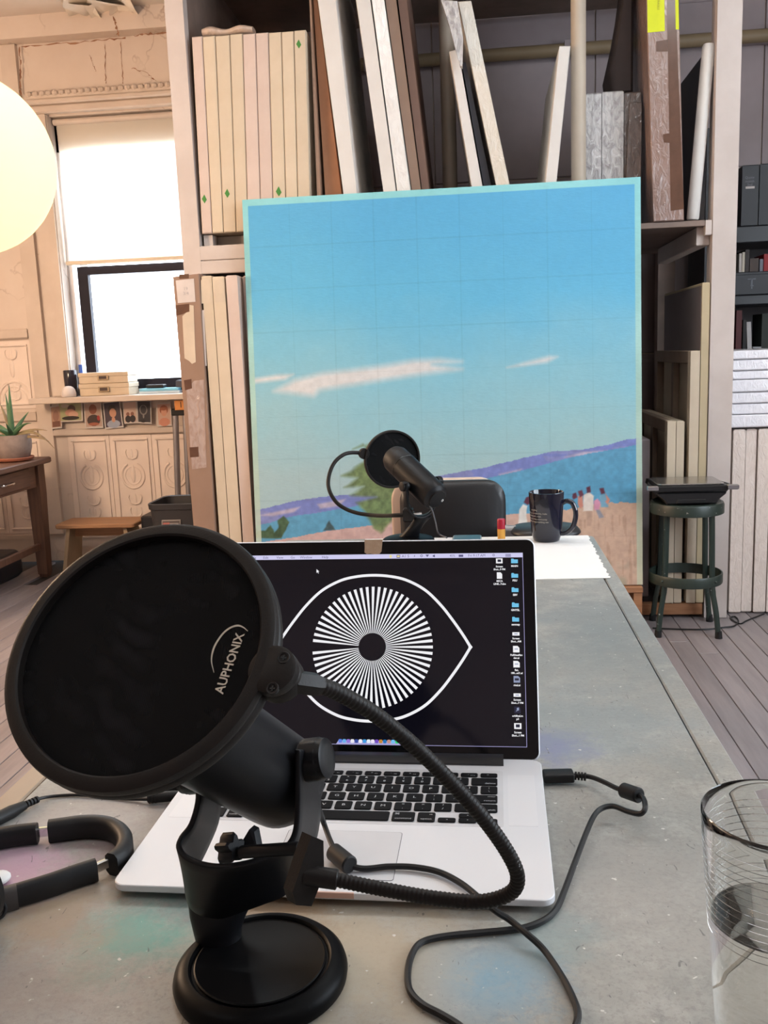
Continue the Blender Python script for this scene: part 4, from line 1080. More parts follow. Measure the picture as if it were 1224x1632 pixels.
# ---------------------------------------------------------------- the large painting
PTL = Vector((-1.007, 4.06, 1.915)); PUX = Vector((1.692, 0, 0)); PDN = Vector((0, -.15, -1.705))
def paint_colors(nu, nv):
    rs = np.random.RandomState(3)
    u, v = np.meshgrid((np.arange(nu) + .5) / nu, (np.arange(nv) + .5) / nv)
    def fbm(fx, fy, o=4):
        out = np.zeros_like(u); a = 1.0; tot = 0
        for k in range(o):
            gx, gy = int(fx * 2 ** k) + 2, int(fy * 2 ** k) + 2
            g = rs.rand(gy + 1, gx + 1); x = u * (gx - 1); y = v * (gy - 1)
            xi, yi = x.astype(int), y.astype(int); fx_, fy_ = x - xi, y - yi
            fx_ = fx_ * fx_ * (3 - 2 * fx_); fy_ = fy_ * fy_ * (3 - 2 * fy_)
            out += a * ((g[yi, xi] * (1 - fx_) + g[yi, xi + 1] * fx_) * (1 - fy_) + (g[yi + 1, xi] * (1 - fx_) + g[yi + 1, xi + 1] * fx_) * fy_)
            tot += a; a *= .5
        return out / tot
    C = lambda *c: np.array(c, float) / 255
    img = np.zeros(u.shape + (3,))
    keys = [(0, C(88, 170, 214)), (.25, C(104, 184, 220)), (.45, C(140, 197, 215)), (.60, C(160, 200, 208)), (.72, C(172, 197, 200)), (1, C(172, 197, 200))]
    n1 = fbm(5, 7); n2 = fbm(90, 90, 3); n3 = fbm(10, 40, 3)
    vv = v + (n1 - .5) * .16 - (u - .5) * .05 * (v > .1)
    for ch in range(3): img[..., ch] = np.interp(vv, [k[0] for k in keys], [k[1][ch] for k in keys])
    warm = np.clip((u - .35) * 1.5, 0, 1) * np.clip((v - .35) * 3, 0, 1)
    img = img * (1 - .25 * warm[..., None]) + C(160, 200, 190) * .25 * warm[..., None]
    def poly(pts, soft=0.0, wob=0.0):
        P = np.array(pts); du = (n3 - .5) * wob; dv = (n1 - .5) * wob
        uu, v2 = u + du, v + dv
        ins = np.zeros(u.shape, bool); dist = np.full(u.shape, 9.0)
        for (x0, y0), (x1, y1) in zip(P, np.roll(P, -1, 0)):
            c = ((y0 > v2) != (y1 > v2)) & (uu < (x1 - x0) * (v2 - y0) / (y1 - y0 + 1e-12) + x0); ins ^= c
            if soft:
                ex, ey = x1 - x0, y1 - y0; t = np.clip(((uu - x0) * ex + (v2 - y0) * ey) / (ex * ex + ey * ey + 1e-12), 0, 1)
                dist = np.minimum(dist, np.hypot(uu - x0 - t * ex, v2 - y0 - t * ey))
        if soft: return np.clip(.5 + np.where(ins, dist, -dist) / soft, 0, 1)
        return ins.astype(float)
    def lay(mask, col, amt=1.0, var=.10):
        nonlocal img
        c = col * (1 + (n2[..., None] - .5) * var * 2)
        k = (mask * amt)[..., None]; img = img * (1 - k) + c * k
    cl = C(226, 220, 218)
    lay(poly([(0.0106, .4517), (.071, .4442), (.1175, .4443), (.0954, .4563), (.0101, .4629)], .012, .004), cl, .95, .03)
    lay(poly([(.0643, .4857), (.1202, .4587), (.1951, .4438), (.2691, .4385), (.367, .4278), (.4318, .4192), (.4961, .4184), (.5517, .4268), (.4797, .4304), (.5513, .4455), (.4792, .4524), (.366, .4641), (.2678, .4766), (.1853, .4865), (.1683, .502), (.1189, .4939)], .020, .005), cl, .95, .03)
    lay(poly([(.667, .4466), (.7175, .4344), (.7725, .4225), (.7927, .4248), (.7676, .4378), (.7095, .4435)], .012, .004), cl, .9, .03)
    top = [(-.02, .795), (.0404, .7839), (.1083, .7689), (.1755, .7606), (.2586, .7559), (.3251, .7395), (.3911, .7233), (.4889, .7128), (.5858, .6976), (.618, .6921), (.6978, .6751), (.7771, .6583), (.8554, .6557), (.9178, .6449), (.9644, .6337), (1.02, .63)]
    bot = [(-.02, .836), (.0387, .825), (.0729, .8141), (.1152, .8067), (.1573, .8026), (.2243, .7926), (.2576, .7883), (.3241, .7735), (.3902, .7572), (.4881, .7433), (.6174, .7207), (.6973, .7052), (.745, .6937), (.8082, .678), (.871, .6655), (.9642, .6524), (1.02, .64)]
    shore = [(-.02, .882), (.0368, .8728), (.1131, .8625), (.189, .8491), (.2558, .8421), (.3222, .8352), (.3554, .8244), (.4213, .8144), (.4864, .8156), (.6476, .8156), (.6956, .8133), (.775, .8101), (.8539, .8006), (.901, .789), (.9633, .7934), (1.02, .791)]
    J = (n2 - .5) * .003
    ht = np.interp(u, *zip(*top)) + J; hb = np.interp(u, *zip(*bot)) + J * .5; sh = np.interp(u, *zip(*shore)) + J * (1 + 2.5 * np.clip((u - .7) * 4, 0, 1))
    lay((v > ht).astype(float), C(126, 136, 196), 1, .06)
    lay(((v > ht) & (n3 > .56)).astype(float), C(150, 150, 190), .5)
    for p in ([(.0107, .8063), (.0568, .7957), (.1211, .7839), (.1038, .7983), (.0496, .8071)], [(.1665, .7783), (.2417, .7669), (.2245, .7844), (.1744, .7899)], [(.8083, .6733), (.8554, .6619), (.9146, .6604), (.8787, .6688)], [(.33, .7680), (.42, .745), (.41, .752), (.335, .773)], [(.64, .713), (.70, .700), (.695, .705), (.645, .717)]):
        lay(poly(p, .006, .006), C(200, 184, 196), .85)
    lay((v > hb).astype(float), C(98, 162, 194), 1, .06)
    lay((v > hb).astype(float) * np.clip(.35 - (v - hb) * 4, 0, 1), C(110, 165, 200), .8)
    lay((v > hb).astype(float) * np.clip((u - .5) * 2, 0, 1) * np.clip((v - hb) * 6, 0, 1), C(84, 150, 188), .7)
    sand = np.clip((u - .55) * 4, 0, 1)[..., None]
    sc = C(206, 172, 166) * (1 - sand) + C(206, 172, 150) * sand
    k = (v > sh).astype(float)[..., None]; img = img * (1 - k) + sc * (1 + (n2[..., None] - .5) * .12) * k
    gr = (v > sh + .03) * np.clip((u - .6) * 6, 0, 1)
    gn = fbm(14, 8, 4)
    lay(gr * np.clip((gn - .50) * 6, 0, 1) * np.clip((v - .83) * 9, 0, 1), C(160, 165, 140), .75)
    lay(gr * (fbm(160, 12, 2) > .60), C(184, 148, 124), .5)
    lay((v > .87) * (gn > .66) * np.clip((u - .5) * 5, 0, 1), C(130, 138, 112), .55)
    green, dk = C(110, 128, 84), C(76, 98, 72)
    lay(poly([(.2625, .638), (.2876, .6242), (.311, .6634), (.2607, .6944), (.2355, .7051), (.2766, .7109), (.2395, .7343), (.2925, .7307), (.2504, .7557), (.3245, .7606), (.2663, .7755), (.2983, .8087), (.3185, .8498), (.338, .8583), (.3636, .8262), (.3896, .7781), (.3914, .7137), (.3606, .6487), (.3289, .6157)], .010, .02), green, .95, .25)
    lay(poly([(-.0055, .8688), (.0072, .8491), (.0293, .8495), (.0418, .8333), (.0545, .8533), (.0651, .8403), (.0625, .8205), (.0765, .8076), (.0927, .8243), (.085, .8505), (.0741, .8701)], .004, .02), dk, 1, .25)
    lay(poly([(.1807, .8489), (.1895, .836), (.2, .8215), (.2078, .8363), (.2124, .8479)], .004, .01), C(72, 92, 96), 1, .2)
    skin, hair = C(206, 140, 122), C(96, 50, 66)
    for p, c in (([(.6886, .8452), (.6909, .8037), (.7007, .7895), (.7118, .7945), (.7082, .8168), (.7141, .8457)], C(226, 222, 216)), ([(.709, .7721), (.7185, .7692), (.7246, .7852), (.7118, .7913), (.7024, .7848)], hair),
                 ([(.8401, .7718), (.8511, .7689), (.8539, .7975), (.8444, .8036), (.8398, .794)], skin), ([(.8542, .769), (.8668, .7614), (.8793, .7727), (.8773, .8106), (.8522, .8101)], C(228, 216, 206)),
                 ([(.8791, .7853), (.8886, .7792), (.8963, .7889), (.893, .8109), (.8805, .8075)], C(216, 150, 176)), ([(.8933, .773), (.9043, .7669), (.9135, .7829), (.9165, .8019), (.8978, .8015)], C(120, 166, 190)),
                 ([(.9074, .767), (.9198, .783), (.9134, .7955), (.9073, .7875), (.912, .7829)], skin), ([(.8601, .8103), (.8757, .8106), (.8722, .8486), (.8612, .8484)], C(190, 158, 138)), ([(.8852, .8076), (.8946, .8078), (.9038, .827), (.8912, .8299)], C(150, 150, 160)),
                 ([(.8276, .7652), (.8355, .7622), (.8385, .775), (.829, .7795), (.8259, .7731)], hair), ([(.8402, .7592), (.8497, .7562), (.8542, .769), (.8448, .7751)], C(110, 60, 76)), ([(.8607, .7502), (.8701, .7472), (.8715, .763), (.8621, .7644)], hair), ([(.8919, .754), (.9029, .7527), (.9059, .767), (.8965, .7683)], hair)):
        lay(poly(p, .003, .004), c, 1, .06)
    # squared-up grid lines showing through, and the mint border strip
    for k in range(1, 9):
        lay((np.abs(u - (.0135 + .1083 * k)) < .0016).astype(float) * (.4 + n3), img * .90, .35, 0)
        lay((np.abs(v - (.0125 + .1079 * k)) < .0016).astype(float) * (.4 + n3), img * .90, .35, 0)
    edge = (u < .0150) | (u > .9840) | (v < .0165)
    ec = C(150, 214, 212) * (1 - v[..., None]) + C(205, 205, 178) * v[..., None]
    ec = ec + (n1[..., None] - .5) * .10
    k = edge.astype(float)[..., None] * .88; img = img * (1 - k) + ec * k
    img *= (1 + (n2[..., None] - .5) * .03)
    img = np.clip(img * np.array([.93, .945, .955]), 0, 1)
    return np.where(img <= .04045, img / 12.92, ((img + .055) / 1.055) ** 2.4)
pt = thing('landscape_painting', 'large blue seaside painting leaning in the middle of the room', 'painting', (-.161, 3.93, .21))
nu, nv = 520, 520
me = bpy.data.meshes.new('canvas'); 
gu, gv = np.meshgrid(np.arange(nu + 1) / nu, np.arange(nv + 1) / nv)
base = np.array(PTL) - np.array(pt.location)
co = base + gu[..., None] * np.array(PUX) + gv[..., None] * np.array(PDN)
idx = np.arange((nu + 1) * (nv + 1)).reshape(nv + 1, nu + 1)
fc = np.stack([idx[1:, :-1], idx[1:, 1:], idx[:-1, 1:], idx[:-1, :-1]], -1).reshape(-1, 4)
me.vertices.add(co.size // 3); me.vertices.foreach_set('co', co.reshape(-1).astype(np.float32))
me.loops.add(fc.size); me.loops.foreach_set('vertex_index', fc.reshape(-1).astype(np.int32))
me.polygons.add(len(fc)); me.polygons.foreach_set('loop_start', (np.arange(len(fc)) * 4).astype(np.int32))
me.update(); me.validate()
at_ = me.attributes.new('paint', 'FLOAT_COLOR', 'POINT')
pc_ = paint_colors(nu + 1, nv + 1); at_.data.foreach_set('color', np.concatenate([pc_, np.ones(pc_.shape[:2] + (1,))], -1).reshape(-1).astype(np.float32))
m, nt, b = base_mat('oil_paint'); a_ = nd(nt, 'ShaderNodeAttribute', attribute_name='paint'); nt.links.new(a_.outputs['Color'], b.inputs['Base Color'])
setin(b, Roughness=.33); b.inputs['Specular IOR Level'].default_value = .45
bump(nt, b, noise(nt, coords(nt, (1, 1, 3)), 45, 5), .25, .003)
me.materials.append(m)
o = bpy.data.objects.new('painted_canvas', me); COL.objects.link(o); o.parent = pt
pn = PUX.cross(-PDN).normalized()
if pn.y > 0: pn = -pn
bk = -pn * .0006
quad = [PTL, PTL + PUX, PTL + PUX + PDN, PTL + PDN]
MB().loft([[q + bk for q in quad], [q + bk - pn * .022 for q in quad]]).build('panel_edge', M('canvas_edge_cream', (.62, .58, .46), .7), pt, smooth=0)
t = thing('wooden_plinth', 'low orange-brown wooden bench under the large painting', 'bench', (-.15, 3.96, 0))
m_obw = wood('orange_brown_wood', (.36, .17, .08), (.27, .12, .055), axis=0)
MB().box(-.985, .682, 3.885, 4.05, .18, .206, .003).build('top_board', m_obw, t)
for x in (-.96, -.15, .645): MB().box(x, x + .035, 3.892, 4.04, 0, .18, .003).build('leg', m_obw, t)

# ---------------------------------------------------------------- storage rack
m_rack = M('rack_cream_paint', (.56, .49, .455), .5, col2=(.50, .43, .395), scale=5, bmp=.08, bscale=40)
m_rackd = M('rack_board', (.24, .17, .14), .65, col2=(.15, .11, .09), scale=4)
rack = thing('canvas_rack', 'tall cream-posted storage rack filled with canvases behind the painting', 'rack', (-.1, 4.6, 0))
YR = 4.10; SZ = 1.735
MB().box(-1.303, -1.2225, YR, YR + .06, 0, 3.0, .004).build('post', m_rack, rack)
MB().box(.990, 1.088, YR, YR + .09, 0, 3.0, .004).build('post', m_rack, rack)
for x in (-1.30, .99): MB().box(x, x + .09, 5.28, 5.37, 0, 3.0, .004).build('post', m_rackd, rack)
MB().box(-1.222, -.2, YR, YR + .04, SZ - .062, SZ, .003).build('shelf_beam', m_rack, rack)
MB().box(-1.222, -.2, YR, YR + .03, SZ - .121, SZ - .064, .003).build('shelf_cleat', m_rack, rack)
MB().box(.962, .988, YR + .004, YR + .044, SZ - .062, SZ - .001, .002).build('shelf_end_block', m_rack, rack)
MB().box(-.2, .96, YR + .006, YR + .044, SZ - .024, SZ, .002).build('shelf_lip', m_rackd, rack)
MB().box(.935, .988, YR + .045, YR + .9, SZ - .10, SZ - .022, .003).build('shelf_bracket', m_rack, rack)
MB().box(-1.222, .99, YR + .045, 5.27, SZ - .02, SZ).build('shelf_board', m_rackd, rack)
for y in (4.22, 4.95): MB().box(-1.21, -.705, y, y + .05, SZ + .001, SZ + .052, .002).build('riser', m_rack, rack)
MB().box(-1.21, -1.17, YR + .03, YR + .10, SZ + .001, SZ + .05, .002).build('riser', m_rack, rack)
MB().box(-1.30, 1.088, YR + .06, 5.36, 3.0, 3.04).build('top_board', m_rackd, rack)  # unseen board added to shade the inside of the rack
MB().box(-1.25, -1.2265, YR + .07, 5.27, .1, 3.0).build('added_shade_panel', m_rackd, rack)  # unseen panel added to keep lamp light out of the rack
MB().box(-.3, .985, YR + .01, YR + .05, .015, .068, .003).build('base_rail', m_obw, rack)
MB().box(-.3, .985, 4.9, 4.95, .0, .068, .003).build('base_rail', m_obw, rack)
m_pole = M('cream_pole', (.50, .42, .33), .45, col2=(.42, .35, .28), scale=3)
for px, yp, rp in ((714, 4.74, .036), (922, 4.185, .0315)):
    c = at(px, 150, Y=yp)
    MB().cyl((c.x, yp, SZ), (c.x, yp, 3.0), rp, n=24).build('pole', m_pole, rack)
t = thing('heating_pipe', 'horizontal tan pipe across the dark wall behind the rack', 'pipe', (.4, 5.43, 2.5))
a = at(690, 95, Y=5.43); b_ = at(990, 76, Y=5.43)
MB().cyl((-.9, 5.43, a.z), (2.9, 5.43, a.z), .034, n=20).build('pipe', M('tan_pipe_paint', (.30, .22, .13), .5), t)
for x in (-.6, .5, 1.6): MB().box(x, x + .03, 5.392, 5.472, a.z - .045, a.z + .045, .004).build('pipe_clip', m_mauve, t)

# canvases
m_cv = M('raw_canvas', (.60, .50, .38), .8, col2=(.55, .45, .33), bmp=.15, bscale=250, rand=.16)
m_cvp = M('pinkish_canvas', (.60, .48, .42), .8, col2=(.55, .43, .37), bmp=.15, bscale=250, rand=.1)
m_cvw = M('primed_canvas', (.66, .63, .60), .75, col2=(.62, .59, .56), bmp=.12, bscale=250)
m_cvy = M('yellowed_canvas', (.52, .42, .27), .8, col2=(.47, .38, .24), bmp=.15, bscale=250)
m_card = M('cardboard', (.30, .19, .135), .75, col2=(.26, .16, .11), scale=4, bmp=.1, bscale=60)
m_cardd = M('dark_cardboard', (.20, .115, .085), .75, col2=(.17, .095, .07), scale=4)
m_green = M('green_tape', rgb(60, 128, 50), .6)
m_inner = M('bare_stretcher_wood', (.30, .22, .16), .7, col2=(.24, .17, .12))
def wrap_mat(name, col, col2):
    m, nt, b = base_mat(name); v = coords(nt, (1, 1, .45))
    n_ = noise(nt, v, 38, 4, .6, 1.2)
    nt.links.new(mixc(nt, ramp(nt, n_, .4, .65), col, col2), b.inputs['Base Color'])
    setin(b, Roughness=.16); b.inputs['Specular IOR Level'].default_value = .8
    bump(nt, b, n_, .9, .006); return m
m_wrapw = wrap_mat('clear_wrap_over_white', (.76, .75, .73), (.69, .67, .65))
m_wraps = wrap_mat('silver_wrap', (.52, .50, .49), (.27, .25, .25))
m_wrapd = wrap_mat('clear_wrap_over_dark', (.13, .10, .09), (.09, .07, .065))
m_wrapc = wrap_mat('clear_wrap_over_cardboard', (.27, .175, .145), (.25, .16, .13))
m_wrapt = wrap_mat('clear_wrap_over_tan', (.68, .62, .54), (.63, .57, .48))
m_wrapb = wrap_mat('clear_wrap_over_bare_wood', (.78, .67, .60), (.72, .61, .54))
def bar(x0, x1, z0, z1, y0, dep, ch=.003):
    return MB().box(x0, x1, y0, y0 + dep, z0, z1, ch)
def slab(name, lab, cat, mat, tl, tr, br, bl, Y, dep, zb=None, zt=None, group=None, part='canvas_wrap', ch=.004):
    """an upright or leaning slab whose front edge face is seen; its edge lines are carried on to its real foot and top"""
    q = [at(*p_, Y=Y) for p_ in (tl, tr, br, bl)]
    def ext(p_, p2, z): return p_.x + (p2.x - p_.x) * (z - p_.z) / (p2.z - p_.z)
    zt1 = [q[0].z, q[1].z] if zt is None else [zt, zt]; zb1 = [q[3].z, q[2].z] if zb is None else [zb, zb]
    pts = [(ext(q[0], q[3], zb1[0]), zb1[0]), (ext(q[1], q[2], zb1[1]), zb1[1]), (ext(q[1], q[2], zt1[1]), zt1[1]), (ext(q[0], q[3], zt1[0]), zt1[0])]
    t = thing(name, lab, cat, ((pts[0][0] + pts[1][0]) / 2, Y, min(zb1)), 0, group)
    mm = Matrix(((1, 0, 0, 0), (0, 0, 1, Y), (0, 1, 0, 0), (0, 0, 0, 1)))
    MB(mm).prism(pts, 0, dep, ch).build(part, mat, t)
    return t
def xs(pairs, y, Y): return [at(p, y, Y=Y).x for p in pairs]
Y0 = 4.106
L9 = [305.0, 322.3, 342.8, 366.0, 386.6, 407.2, 427.8, 448.4, 468.2, 487.6]
B9 = [318.2, 335, 353.5, 374.3, 393.5, 414.5, 434.5, 455, 474.2, 494.3]
T9 = [58, 57.4, 56.4, 54, 53.6, 52, 51.3, 50, 48]
ordn = ['first', 'second', 'third', 'fourth', 'fifth', 'sixth', 'seventh', 'eighth', 'ninth']
tapes = {0: [(325.5, 317, .0125)], 2: [(362, 308, .0125)], 6: [(444, 305, .014)], 8: [(476, 70, .012)]}
extra = {0: 'against the cream post, green tape near its foot', 2: 'with a green tape diamond low on its edge', 6: 'with green tape just above the painting', 8: 'rightmost, green tape at its top', 1: 'plain, between two green-taped ones near the cream post', 3: 'plain, just right of the green diamond one', 4: 'pinkish plain edge, middle of the nine', 5: 'pinkish plain edge, left of the green-taped seventh', 7: 'plain, second from the right end'}
for i in range(9):
    a = max(at(L9[i], 60, Y=Y0).x + .0012, -1.1835); c = at(L9[i + 1], 60, Y=Y0).x - .0012
    zt_ = at((L9[i] + L9[i + 1]) / 2, T9[i], Y=Y0).z
    t = slab('stretched_canvas', '%s canvas on the upper shelf, %s' % (ordn[i], extra[i]), 'canvas', m_cvp if i in (0, 4, 5) else m_cv, (L9[i] + .45, T9[i]), (L9[i + 1] - .45, T9[i]), (B9[i + 1] - .45, 309), (B9[i] + .45, 309), Y0, .85, SZ + .054, zt_, 'row of nine canvases on the upper shelf')
    for (px, py_, s) in tapes.get(i, []):
        q = at(px, py_, Y=Y0 - .0012); mb = MB(); zz = .004
        mb.loft([[(q.x - s * .9, q.y, q.z), (q.x, q.y, q.z - s * 1.5), (q.x + s * .9, q.y, q.z - s * .3), (q.x + s * .1, q.y, q.z + s * 1.5)], [(q.x - s * .9, Y0 + .001, q.z), (q.x, Y0 + .001, q.z - s * 1.5), (q.x + s * .9, Y0 + .001, q.z - s * .3), (q.x + s * .1, Y0 + .001, q.z + s * 1.5)]])
        mb.build('tape_bit', m_green, t, smooth=0, label='bright green tape scrap')
t = MB()
P = [at(300 + k * 5, 42 + 3 * math.sin(k), Y=4.3) for k in range(14)]
zc9 = at(320, 57.4, Y=Y0).z + .004
rings = []
for k in range(14):
    x = -1.155 + k * .017; r = .019 + .003 * math.sin(k * .8); 
    rings.append([(x, 4.165 + 2.2 * r * math.cos(a_) , zc9 + r * 1.0 + r * math.sin(a_) * (1 + .12 * math.sin(3 * a_ + k * .5))) for a_ in [2 * math.pi * q / 14 for q in range(14)]])
t.loft(rings).solo('plastic_roll', wrap_mat('tan_plastic', (.50, .37, .29), (.42, .31, .24)), 'crumpled roll of tan plastic sheet on top of the first canvases', 'plastic sheet', smooth=60)

ZB = SZ + .002
ZTOP = 2.93
slab('cardboard_sheet', 'tan cardboard sheet right of the nine canvases', 'cardboard', m_card, (493, 0), (495.5, 0), (511, 308), (505, 308), Y0 + .02, .8, ZB, ZTOP, part='sheet', ch=.001)
slab('cardboard_sheet', 'orange-brown cardboard sheet wedged against the first leaning white canvas', 'cardboard', M('orange_cardboard', (.34, .16, .085), .75, col2=(.29, .135, .07)), (499, 0), (505.5, 0), (544, 306), (518, 306), Y0 + .05, .75, ZB, ZTOP, part='sheet', ch=.001)
c1 = slab('leaning_canvas', 'white canvas leaning left with its wide shaded face visible, left of two others', 'canvas', m_cvw, (506, 0), (535, 0), (569, 304), (547, 306), Y0, .80, ZB, ZTOP, 'white canvases leaning left')
slab('leaning_canvas', 'white canvas leaning left, unwrapped, beside the plastic-wrapped one', 'canvas', m_cvw, (567, 0), (590, 0), (631, 302), (611, 304), Y0, .85, ZB, ZTOP, 'white canvases leaning left')
slab('leaning_canvas', 'white canvas leaning left in crinkled clear plastic', 'canvas', m_wrapw, (592, 0), (612, 0), (654, 299), (633, 302), Y0, .85, ZB, ZTOP, 'white canvases leaning left')
slab('cardboard_sheet', 'pinkish-brown cardboard slab right of the plastic-wrapped leaning canvas', 'cardboard', m_card, (614, 0), (631, 0), (670, 297), (656, 299), Y0 + .03, .8, ZB, ZTOP, part='sheet', ch=.001)
slab('cardboard_sheet', 'dark brown cardboard sheet, last of the leaning stack before the pole', 'cardboard', m_cardd, (634, 0), (648, 0), (683, 296), (672, 297), Y0 + .06, .8, ZB, ZTOP, part='sheet', ch=.001)
slab('leaning_canvas', 'short primed canvas leaning left beside the left tan pole', 'canvas', m_cvw, (716, 82), (729, 78), (769, 296), (752, 298), Y0 + .02, .45, ZB)
slab('dark_board', 'thin dark navy board between two leaning canvases near the left pole', 'board', M('navy_board', (.02, .02, .03), .5), (736, 100), (742, 99), (783, 296), (771, 297), Y0 + .04, .7, ZB, part='sheet', ch=.001)
w_ = slab('wrapped_stretcher', 'tall tan stretcher wrapped in plastic, leaning left past the left pole', 'canvas', m_wrapt, (729, 0), (750, 0), (812, 292), (791, 295), Y0, .7, ZB, 2.66)
q = [at(x, y, Y=Y0 - .045) for x, y in ((703, 0), (729, 2), (738, 60), (737, 106), (733, 104), (716, 40))]
MB().loft([q, [p_ + Vector((0, .035, 0)) for p_ in q]]).build('loose_plastic', m_wraps, w_, smooth=0, label='loose flap of clear plastic wrap')
slab('leaning_canvas', 'primed canvas leaning right against the right tan pole', 'canvas', m_cvw, (892, 73), (909.5, 73), (887, 288), (869, 291), Y0, .8, ZB)
for k, (xa, xb, yt, mt, lb_) in enumerate(((934, 958.5, 148, m_wraps, 'silver-grey plastic-wrapped canvas beside the right tan pole'), (959.5, 994, 145, m_wraps, 'shiny silver plastic-wrapped canvas between two other wrapped ones'), (995, 1021, 146, m_wrapd, 'dark brown plastic-wrapped canvas left of the tall cardboard parcel'))):
    a, c = at(xa, 200, Y=Y0 + .12).x, at(xb, 200, Y=Y0 + .12).x; zt_ = at((xa + xb) / 2, yt, Y=Y0 + .12).z
    t = thing('wrapped_canvas', lb_, 'canvas', ((a + c) / 2, Y0 + .12, ZB), 0, 'wrapped canvases by the right pole')
    bar(a, c, ZB, zt_, Y0 + .12, .6, .006).build('plastic_wrap', mt, t)
    if k == 2:
        q = [(c - .05, zt_ - .05), (c + .001, zt_ - .05), (c + .001, ZB), (c - .07, ZB)]
        MB(Matrix(((1, 0, 0, 0), (0, 0, 1, Y0 + .10), (0, 1, 0, 0), (0, 0, 0, 1)))).prism(q, 0, .018, .002).build('hanging_fold', m_wrapd, t)
zt_ = at(985, 145, Y=Y0 + .12).z + .006
a, c = at(966, 100, Y=4.3).x, at(1010, 100, Y=4.3).x
MB(Matrix(((1, 0, 0, 0), (0, 0, 1, 4.3), (0, 1, 0, 0), (0, 0, 0, 1)))).prism([(a + .03, zt_), (c, zt_), (c, ZTOP - .1), (a + .10, ZTOP - .1), (a + .05, zt_ + .25), (a + .015, zt_ + .10)], 0, .25, .015).solo('dark_bundle', M('dark_brown_cloth', (.055, .04, .038), .85, bmp=.3, bscale=30), 'dark brown bundle resting on top of the wrapped canvases', 'bundle', smooth=50)
bx = slab('cardboard_parcel', 'tall plastic-wrapped cardboard parcel with neon yellow labels', 'parcel', m_wrapc, (1030, 0), (1082, 0), (1090, 334), (1041, 341), Y0 - .01, .5, ZB, ZTOP - .1, part='carton')
m_neon = M('neon_yellow_label', rgb(216, 224, 22), .6)
def face(pts, Y, t): return MB().loft([[at(x, y, Y=Y - t) for x, y in pts], [at(x, y, Y=Y + .0005) for x, y in pts]])
face([(1031, -60), (1058, -60), (1059.5, 49.5), (1032, 52)], Y0 - .01, .0015).build('label', m_neon, bx, smooth=0, label='neon yellow paper label')
face([(1075, -60), (1080.5, -60), (1082, 47), (1077, 47)], Y0 - .01, .0015).build('label', m_neon, bx, smooth=0, label='neon yellow paper label')
m_ptape = M('brown_packing_tape', (.13, .065, .042), .22, col2=(.10, .05, .032), scale=8)
face([(1062, -60), (1074, -60), (1090, 333), (1069, 336)], Y0 - .01, .0012).build('packing_tape', m_ptape, bx, smooth=0)
face([(1046, 66), (1064, 63), (1064, 82), (1046, 82)], Y0 - .01, .0020).build('packing_tape', m_ptape, bx, smooth=0)
face([(1057, 214), (1070, 212), (1071, 228), (1058, 227)], Y0 - .01, .0020).build('packing_tape', m_ptape, bx, smooth=0)
vs, fs = text_mesh('FRAGILE', .012, 'LEFT'); p0 = at(1049, 20, Y=Y0 - .0126)
MB().add([p0 + Vector((v[1], 0, -v[0] * .9 + .05)) for v in vs], fs).build('label_print', M('faint_ink', (.30, .31, .02), .6), bx, smooth=0)
a = at(1128, 200, Y=4.18).x; zt_ = at(1124, 84, Y=4.18).z
MB().box(a - .022, a, 4.20, 5.02, ZB, zt_, .003).solo('blue_grey_canvas', M('slate_blue_paint', (.045, .055, .075), .6, col2=(.09, .08, .08), scale=2), 'slate blue-grey canvas seen obliquely right of the cardboard parcel', 'canvas')
a, c = at(1105.0, 339, Y=Y0 + .045), at(1130.0, 70, Y=Y0 + .045)
foot = a + (c - a) * ((ZB + .006 - a.z) / (c.z - a.z))
MB().lathe([(0, 0), (.022, 0), (.0255, .006), (.0255, .3), (.0262, (c - foot).length - .012), (.022, (c - foot).length - .002), (0, (c - foot).length)], 28, frame(foot, c - foot)).solo('white_roll', m_cvw, 'thick white roll leaning against the right cream post', 'roll')

# lower left: parcel and canvases standing on the floor
cp_ = slab('flat_cardboard_parcel', 'taped flat cardboard parcel standing against the left cream post', 'parcel', m_card, (275, 441), (317, 436), (344, 850), (309, 850), 3.985, .065, .004, part='carton')
m_lab = M('paper_label', (.62, .55, .52), .7); m_labc = M('cream_paper', (.62, .51, .39), .7)
def pface(pts, t, nm, mt, lb_=None): face(pts, 3.985, t).build(nm, mt, cp_, smooth=0, label=lb_)
pface([(280, 447), (309, 444), (311.5, 481), (283.5, 483)], .0018, 'label', m_lab, 'pinkish white paper label')
pface([(302, 486), (308.5, 487), (312, 577), (306, 580), (301, 575), (294, 571), (290.5, 504), (297, 498), (302, 497)], .0016, 'torn_label', m_labc, 'torn cream paper label')
pface([(285, 437.5), (301, 436.5), (301, 443.5), (286, 444.5)], .0012, 'packing_tape', m_ptape)
pface([(280, 486.5), (301.5, 484), (301.5, 496), (290, 501), (281.5, 503)], .0012, 'packing_tape', m_ptape)
pface([(293, 606), (305, 604), (306, 619), (295, 622)], .0014, 'packing_tape', m_ptape)
pface([(302, 713), (316, 712), (317, 728), (303, 729)], .0014, 'packing_tape', m_ptape)
pface([(297, 622), (309, 607), (325, 605), (329, 745), (306, 748)], .0010, 'plastic_wrap', wrap_mat('thin_film_on_card', (.44, .34, .30), (.36, .25, .205)), 'crinkled clear film over the cardboard')
vs, fs = text_mesh('19\n3/4', .020, 'CENTER'); p0 = at(296, 464, Y=3.9825)
MB().add([p0 + Vector((v[0], 0, v[1])) for v in vs], fs).build('pencil_note', M('pencil', (.36, .33, .33), .7), cp_, smooth=0)
